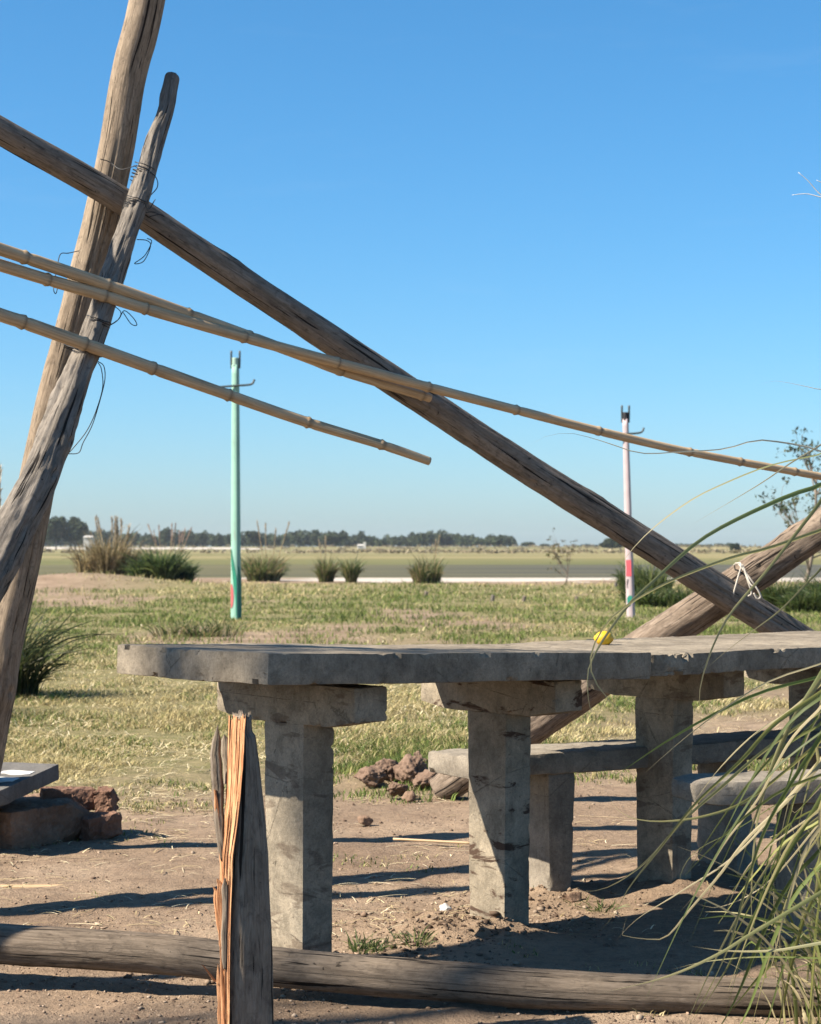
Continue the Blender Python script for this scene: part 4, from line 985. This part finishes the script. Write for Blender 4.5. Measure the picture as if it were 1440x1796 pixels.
# tree outside the picture on the left: its branch dapples the near end of the table
def shade_tree():
    r_ = np.random.default_rng(520); S = np.array(TO_SUN)
    base = np.array([-9.6, 1.4, 0.]); t = thing('shade_tree', 'tall tree outside the left edge, seen only by its dappled shade on the table', 'tree', base)
    top = base + [.6, .2, 9.5]
    tr = tube('trunk', [base - [0, 0, .2], base + [.1, 0, 4], top], .16, M_BEAM, t, 12, 30, True, .05)
    tg = [((.05, 4.75, .8), 11.2, .30), ((-.25, 4.55, .62), 11.6, .24), ((-.5, 4.62, .8), 11.0, .24), ((.25, 4.95, .78), 11.4, .22), ((-.1, 4.35, .7), 10.8, .2), ((.15, 5.1, .45), 11.0, .2)]
    el = []
    for q, d, r in tg:
        c = np.array(q) + S * d; el.append((*c, r, r, r * .7))
        tube('branch', [base + [.35, .1, 6.5], (base + [.4, .1, 7] + c) / 2 + [0, 0, .3], c], .022, M_BEAM, tr, 6, 16, True, .006)
    V1 = leafcloud(el, 115, .06, [(.06, .09, .03)], r_, 1.8)
    el2 = [(*(base + [r_.normal() * .7, -1.6 + r_.normal() * .6, 8.2 + r_.normal() * .8]), .8, .7, .6) for _ in range(9)]
    V2 = leafcloud(el2, 5000, .07, [(.06, .09, .03)], r_, 1.8)
    V = np.vstack([V1[0], V2[0]]); Fq = np.vstack([V1[1], V2[1] + len(V1[0])]); mk('crown', V, Fq, M_LEAF, t, None, False, np.vstack([V1[2], V2[2]]))
shade_tree()

# sward, straw, soil crumbs: nobody could count them
def scatter(n, y0, y1, extra=1.5, wgt=1.0, r_=rng):
    """points spread evenly over the view of the ground between two distances, and beyond its sides"""
    inv = r_.uniform(1 / y1 ** wgt, 1 / y0 ** wgt, n); Y = (1 / inv) ** (1 / wgt)
    X = r_.uniform(-1, 1, n) * (.23 * Y + extra); return X, Y
def grass():
    r_ = np.random.default_rng(600)
    X, Y = scatter(600000, 6.0, 58, 1.2, 1.15, r_); g = grassness(X, Y)
    clump = fb2(X, Y, 4.5, 3, 61) * .55 + fb2(X, Y, 1.1, 2, 62) * .6
    keep = r_.random(len(X)) < np.clip(g * 1.02 + (g > .10) * clump * 1.15 - .10, 0, 1); X, Y, clump = X[keep], Y[keep], clump[keep]
    # a few blades on the dirt under the table
    X2, Y2 = scatter(30000, 4.3, 8.5, .6, 1, r_); k2 = (fb2(X2, Y2, 1.7, 3, 66) + .5 * fb2(X2, Y2, 7, 2, 67)) > .55; X = np.r_[X, X2[k2]]; Y = np.r_[Y, Y2[k2]]; clump = np.r_[clump, 0 * X2[k2]]
    n = len(X); Z = hgt(X, Y)
    dry = np.clip(.50 + .8 * fb2(X, Y, .42, 3, 63) + .5 * fb2(X, Y, 2.1, 2, 68) - .25 * clump + .3 * fb2(X, Y * .35, .11, 2, 64) - .62 * smooth(12, 22, Y) * (1 - smooth(36, 44, Y)) + .15 * smooth(40, 50, Y), 0, 1)
    isdry = r_.random(n) < dry
    gc = pal(n, [(.15, .21, .05), (.21, .26, .075), (.10, .155, .04), (.26, .28, .09)], r_, .25); dc = pal(n, [(.58, .48, .24), (.68, .59, .34), (.42, .34, .16), (.50, .44, .21)], r_, .25)
    col = np.where(isdry[:, None], dc, gc)
    hgt_ = (.019 + .0007 * Y) * r_.uniform(.4, 1.6, n) * (1 + 1.3 * np.clip(clump, -.55, 1.2)) * np.where(isdry, .95, 1.0); hgt_ = np.where(Y < 8, hgt_ * .6, hgt_)
    wd = (.0009 + .00017 * Y) * r_.uniform(.7, 1.3, n)
    az = r_.random(n) * 6.283; ln = np.where(isdry, r_.uniform(.4, 2.2, n), r_.uniform(.1, 1.1, n)) * hgt_
    d = np.stack([np.cos(az), np.sin(az), 0 * az], -1); sd_ = np.stack([-np.sin(az + r_.normal(size=n)), np.cos(az), 0 * az], -1)
    b = np.stack([X, Y, Z - .004], -1); m = b + d * (ln * .35)[:, None] + np.outer(hgt_ * .65, [0, 0, 1]); e = b + d * ln[:, None] + np.outer(hgt_, [0, 0, 1])
    V = np.stack([b - sd_ * wd[:, None], b + sd_ * wd[:, None], m + sd_ * (wd * .8)[:, None], m - sd_ * (wd * .8)[:, None], e], 1).reshape(-1, 3)
    o = np.arange(n) * 5; T3 = np.vstack([np.stack([o, o + 1, o + 2], -1), np.stack([o, o + 2, o + 3], -1), np.stack([o + 3, o + 2, o + 4], -1)])
    q = mk('grass', V, T3, M_GRASS, None, None, True, np.repeat(col, 5, 0)); q['kind'] = 'stuff'; q['label'] = 'short green and yellowed grass covering the field'; q['category'] = 'grass'
grass()
def straw():
    r_ = np.random.default_rng(620)
    X, Y = scatter(80000, 5.2, 30, 1.2, 1.1, r_); dens = fb2(X, Y, .9, 3, 71) + .5 * fb2(X, Y, 3, 2, 72); g = grassness(X, Y)
    keep = (r_.random(len(X)) < np.clip(.25 + dens * .7, 0, 1) * (.09 + 1.0 * g * (1 - .8 * smooth(13, 20, Y)))); X, Y = X[keep], Y[keep]; n = len(X); Z = hgt(X, Y)
    az = r_.random(n) * 6.283; L = r_.uniform(.025, .13, n) * (.6 + .025 * Y) * np.where(r_.random(n) < .06, 2.2, 1); az = np.where(r_.random(n) < .5, r_.normal(size=n) * .5, az)
    d = np.stack([np.cos(az), np.sin(az), 0 * az], -1); up = np.array([0, 0, 1.]); lift = r_.uniform(.001, .006, n) + .016 * np.clip((Y - 8) / 3, 0, 1) * r_.random(n)
    b = np.stack([X, Y, Z], -1); s = np.linspace(0, 1, 4)[None]; cur = r_.normal(size=n) * .10; nrm = np.stack([-d[:, 1], d[:, 0], 0 * az], -1)
    Pp = b[:, None] + d[:, None] * (L[:, None] * s)[..., None] + nrm[:, None] * (cur[:, None] * L[:, None] * s ** 2)[..., None] + up * (lift[:, None] * (1 + np.sin(s * 3.1) * 1.2 + r_.normal(size=(n, 1)) * s * .6).clip(.05, 4))[..., None]
    W = np.repeat((.0008 + .00014 * Y)[:, None] * r_.uniform(.6, 1.3, n)[:, None], 4, 1) * np.array([1, 1, 1, .5])
    V, Fq, Cc = ribbons(Pp, W, pal(n, [(.80, .68, .42), (.62, .51, .29), (.90, .80, .55), (.44, .35, .19)], r_, .22), .3, np.repeat(up[None], n, 0))
    q = mk('straw', V, Fq, M_STRAW, None, None, True, Cc); q['kind'] = 'stuff'; q['label'] = 'loose pale straw strewn over grass and dirt'; q['category'] = 'straw'
straw()
def crumbs():
    r_ = np.random.default_rng(640)
    X, Y = scatter(78000, 3.9, 10.5, .7, 1.3, r_); k = fb2(X, Y, 2.2, 3, 81) + .6 * fb2(X, Y, 8, 2, 82)
    mound = np.exp(-((X - .12) ** 2 + (Y - 5.22) ** 2) / .05) + np.exp(-((X + .02) ** 2 + (Y - 4.72) ** 2) / .05) + .8 * np.exp(-((X - .35) ** 2 + (Y - 5.7) ** 2) / .06)
    keep = r_.random(len(X)) < np.clip(.28 + k * .6 + mound, .03, 1) * np.clip(1.2 - grassness(X, Y), .05, 1); X, Y, mound = X[keep], Y[keep], mound[keep]; n = len(X); Z = hgt(X, Y)
    r = .0016 * np.exp(r_.normal(size=n) * .6) * (1 + .7 * np.clip(mound, 0, 1)); r = np.minimum(r, .010)
    bm = bmesh.new(); bmesh.ops.create_icosphere(bm, subdivisions=1, radius=1); S0 = np.array([v.co[:] for v in bm.verts]); F0 = np.array([[v.index for v in f.verts] for f in bm.faces]); bm.free()
    nv = len(S0); jit = 1 + .38 * r_.normal(size=(n, nv, 1)); sq = np.stack([r_.uniform(.7, 1.5, n), r_.uniform(.7, 1.3, n), r_.uniform(.5, .9, n)], -1)
    V = S0[None] * jit * (r[:, None] * sq)[:, None] + np.stack([X, Y, Z + r * .25], -1)[:, None]
    Fq = (F0[None] + (np.arange(n) * nv)[:, None, None]).reshape(-1, 3)
    col = pal(n, [(.30, .215, .155), (.23, .16, .115), (.38, .285, .21), (.17, .12, .09), (.42, .33, .25)], r_, .15); col = col * (1 - .45 * np.clip(mound, 0, 1))[:, None]
    q = mk('soil_crumbs', V.reshape(-1, 3), Fq, M_SOIL, None, None, False, np.repeat(col, nv, 0)); q['kind'] = 'stuff'; q['label'] = 'crumbs of dry soil and small stones on the bare ground'; q['category'] = 'soil'
crumbs()

# ------------------------------------------------------------------ big pampas plant in the right foreground
def pampas():
    r_ = np.random.default_rng(700)
    B = np.array([1.04, 4.15, 0.])
    t = thing('pampas_plant', 'big pampas grass with long arching blades at the right edge', 'grass clump', B)
    YG, GR, ST, DK = (.36, .37, .115), (.20, .26, .075), (.58, .50, .29), (.085, .115, .04)
    T = []   # traced blades: pixel path (from the plant outwards), depth, half width, colour
    def a(pts, Z, wd, c): T.append((pts, Z, wd, c))
    a([(1440, 852), (1369, 876), (1237, 942), (1140, 1025), (1095, 1070), (1042, 1149), (1030, 1200), (1040, 1262), (1062, 1300)], 4.15, .0058, (.22, .29, .10))
    a([(1440, 930), (1350, 961), (1275, 981), (1162, 1026), (1087, 1072), (1052, 1112), (1035, 1160), (1048, 1202), (1090, 1250), (1140, 1300)], 4.05, .0045, (.50, .48, .20))
    a([(1440, 796), (1350, 816), (1267, 849), (1207, 880), (1140, 931), (1095, 982), (1085, 1018), (1099, 1042)], 4.3, .0042, (.16, .21, .08))
    a([(1440, 781), (1387, 812), (1331, 850), (1237, 906), (1211, 922)], 4.2, .0030, (.55, .52, .36))
    a([(1440, 792), (1402, 781), (1331, 772), (1297, 781), (1260, 789), (1200, 792), (1125, 795), (1060, 775), (1000, 760), (950, 768), (915, 795)], 4.35, .0026, (.70, .66, .50))
    a([(1440, 684), (1400, 675), (1357, 668), (1331, 677)], 4.3, .0030, (.75, .72, .58))
    a([(1440, 999), (1417, 1021), (1369, 1070), (1324, 1104), (1275, 1141), (1230, 1180)], 3.9, .0034, DK)
    a([(1440, 880), (1346, 1000), (1305, 1047), (1275, 1085), (1254, 1126), (1236, 1174), (1227, 1216), (1231, 1268), (1256, 1302)], 4.0, .0048, (.22, .25, .09))
    a([(1440, 1215), (1358, 1271), (1299, 1335), (1219, 1411), (1159, 1486), (1103, 1558), (1079, 1602), (1053, 1632)], 4.0, .0052, YG)
    a([(1440, 1300), (1318, 1399), (1239, 1431), (1159, 1441), (1103, 1433), (1075, 1411), (1071, 1397)], 4.05, .0050, (.42, .41, .15))
    a([(1440, 1247), (1338, 1319), (1263, 1383), (1199, 1439), (1135, 1510), (1071, 1554), (1020, 1564), (984, 1552)], 4.1, .0050, (.46, .44, .18))
    a([(1440, 1340), (1375, 1410), (1310, 1471), (1259, 1538), (1211, 1594), (1175, 1638), (1151, 1648), (1091, 1640), (1095, 1622), (1101, 1604)], 3.95, .0042, ST)
    a([(1440, 1566), (1318, 1638), (1259, 1674), (1167, 1714), (1043, 1744)], 3.8, .0048, (.33, .36, .15))
    a([(1440, 1654), (1358, 1667), (1279, 1668), (1213, 1660)], 3.8, .0040, (.42, .43, .22))
    a([(1440, 1680), (1330, 1678), (1240, 1686), (1180, 1700)], 3.9, .0030, GR)
    a([(1440, 1291), (1350, 1439), (1314, 1538), (1279, 1658), (1219, 1789)], 3.85, .0050, GR)
    a([(1440, 1400), (1359, 1538), (1303, 1646), (1259, 1726), (1210, 1800)], 3.9, .0052, (.24, .29, .09))
    a([(1440, 1180), (1370, 1300), (1330, 1430), (1318, 1560), (1322, 1680)], 4.1, .0044, GR)
    a([(1440, 1240), (1385, 1300), (1330, 1400), (1270, 1480), (1225, 1560), (1192, 1600)], 4.0, .0040, ST)
    a([(1440, 1330), (1300, 1490), (1200, 1560), (1120, 1610), (1080, 1650)], 4.1, .0032, ST)
    a([(1440, 1440), (1350, 1545), (1265, 1590), (1212, 1582)], 4.1, .0028, ST)
    a([(1440, 1380), (1395, 1425), (1390, 1410), (1400, 1392)], 4.0, .0022, ST)
    a([(1440, 1200), (1380, 1250), (1320, 1290), (1260, 1350), (1200, 1430)], 4.2, .0036, (.50, .46, .20))
    a([(1440, 1420), (1330, 1500), (1290, 1560), (1275, 1600), (1281, 1598)], 4.2, .0026, ST)
    a([(1440, 1360), (1300, 1450), (1225, 1490), (1195, 1530), (1192, 1575)], 4.15, .0026, GR)
    E = 18
    for k, (pts, Z, wd, c) in enumerate(T):
        z = Z + np.linspace(0, .12, len(pts)); q = np.array([P(x, y, zz) for (x, y), zz in zip(pts, z)])
        d0 = q[0] - q[1]; d0 /= np.linalg.norm(d0)
        e1 = q[0] + d0 * .12; hz = max(e1[2] * .75, .1)
        pre = [B + r_.normal(size=3) * [.06, .06, 0] + [0, 0, -.02], np.array([(B[0] + e1[0]) / 2 + .12, (B[1] + e1[1]) / 2, hz]), e1]
        full = np.array(pre + list(q)); n = 64; C = catmull(full, n)
        s = np.linspace(0, 1, n); W = wd * np.clip(1.15 - s ** 3, 0, 1) * np.clip((1 - s) * 9, .06, 1)
        side = np.array([[r_.normal() * .5, -1, r_.normal() * .6]])
        tw = catmull(r_.normal(size=(5, 3)) * .5, n)
        sd_ = side[0] + tw * np.array([.6, .2, .6])
        Tn = np.gradient(C, axis=0); S = np.cross(Tn, sd_); S /= np.linalg.norm(S, axis=1)[:, None] + 1e-9; Nn = np.cross(S, Tn); Nn /= np.linalg.norm(Nn, axis=1)[:, None] + 1e-9
        Vv = np.stack([C - S * W[:, None] - Nn * .3 * W[:, None], C, C + S * W[:, None] - Nn * .3 * W[:, None]], 1).reshape(-1, 3)
        i = np.arange(n - 1) * 3; Fq = np.vstack([np.stack([i, i + 1, i + 4, i + 3], -1), np.stack([i + 1, i + 2, i + 5, i + 4], -1)])
        cc = np.array(c)[None] * (1.4 if pts[0][1] < 1050 else 1.1) * (1 + .25 * vn(np.stack([s * 7, s * 0 + k, s * 0], -1), 5))[:, None]; dr = np.clip((s - r_.uniform(.55, .85)) * 3, 0, .8)[:, None]; cc = cc * (1 - dr) + np.array(ST) * dr; cc = np.repeat(cc, 3, 0); cc[1::3] *= .78
        mk('blade', Vv, Fq, M_BLADE, t, None, True, cc)
    # the rest of the fountain: blades that arch over and hang down to the left
    pc = [YG, GR, GR, ST, (.28, .31, .10), (.13, .17, .055), (.5, .46, .22)]
    m = 30; tp = np.array([.6, .8] + [1] * 26 + [.95, .9, .8, .65, .5, .35, .2, .06])
    for k in range(m):
        y0 = r_.uniform(1150, 1640); dx = r_.uniform(40, 330) * (1.15 - (y0 - 1150) / 900); dy = r_.uniform(120, 470); Z = r_.uniform(3.8, 4.35)
        q = [P(1440 - dx * f ** .9, min(y0 + dy * f ** 1.35, 1830), Z + .1 * f) for f in (0, .25, .5, .75, 1)]
        e1 = q[0] + (q[0] - q[1]) * .8; pre = [B + r_.normal(size=3) * [.06, .08, 0] - [0, 0, .02], np.array([max(B[0], e1[0]) + .10, (B[1] + e1[1]) / 2, max(.15, e1[2] * .8)]), e1]
        C = catmull(np.array(pre + q), 36); C[:, 2] = np.maximum(C[:, 2], .008)
        V, Fq, Cc = ribbons(C[None], (r_.uniform(.0016, .0046) * tp)[None], pal(1, pc, r_, .12), .3, np.array([[r_.normal() * .5, -1, r_.normal() * .7]])); mk('blade', V, Fq, M_BLADE, t, None, True, Cc)
    # dense base, right bottom corner
    m = 210; az = r_.normal(3.3, .9, m); ln = r_.uniform(.2, .62, m); bp = B + np.stack([r_.normal(size=m) * .07 - .06, r_.normal(size=m) * .12 - .03, 0 * az - .02], -1)
    Pp = arch(m, bp, az, ln, r_.uniform(.05, .55, m), r_.uniform(.1, .5, m), 14, r_); Pp[..., 2] = np.maximum(Pp[..., 2], .006)
    V, Fq, Cc = ribbons(Pp, np.repeat(r_.uniform(.0018, .0045, m)[:, None], 14, 1) * np.array([.8] + [1] * 9 + [.8, .6, .4, .08]), pal(m, pc + [ST, ST], r_, .15), .3)
    o = mk('leaf_base', V, Fq, M_BLADE, t, None, True, Cc); o['kind'] = 'stuff'
    # a flower stalk rises beyond the edge; only its hairs reach into the picture
    st = tube('plume_stalk', [B + [.05, 0, 0], B + [-.04, .02, 1.0], P(1475, 360, 4.2), P(1480, 250, 4.2)], .004, M_CANE, t, 6, 24, True, .0015)
    for pts in ([(1475, 362), (1440, 342), (1418, 318), (1400, 302)], [(1474, 352), (1440, 346), (1415, 340), (1389, 342)], [(1476, 345), (1450, 325), (1432, 316)], [(1478, 330), (1455, 290), (1448, 260)]):
        hr = tube('plume_hair', [P(x, y, 4.2) for x, y in pts], .0016, M_WHITE, st, 5, 16, True, .0006)
pampas()

# ------------------------------------------------------------------ air
def haze():
    x, y0, y1, z0, z1 = 2600., -160., 1800., -3., 14.
    V = [(a, b, c) for c in (z0, z1) for a, b in ((-x, y0), (x, y0), (x, y1), (-x, y1))]
    o = mk('haze', V, [[3, 2, 1, 0], [4, 5, 6, 7], [0, 1, 5, 4], [1, 2, 6, 5], [2, 3, 7, 6], [3, 0, 4, 7]], None, None, None, False)
    m = bpy.data.materials.new('haze_air'); m.use_nodes = True; t = m.node_tree; t.nodes.clear()
    out = t.nodes.new('ShaderNodeOutputMaterial'); v = t.nodes.new('ShaderNodeVolumePrincipled')
    v.inputs['Color'].default_value = (.80, .88, .97, 1); v.inputs['Density'].default_value = .00013; v.inputs['Anisotropy'].default_value = .2
    t.links.new(v.outputs[0], out.inputs['Volume']); o.data.materials.append(m); o['kind'] = 'stuff'; o['label'] = 'thin pale haze over the whole plain'; o['category'] = 'haze'
haze()
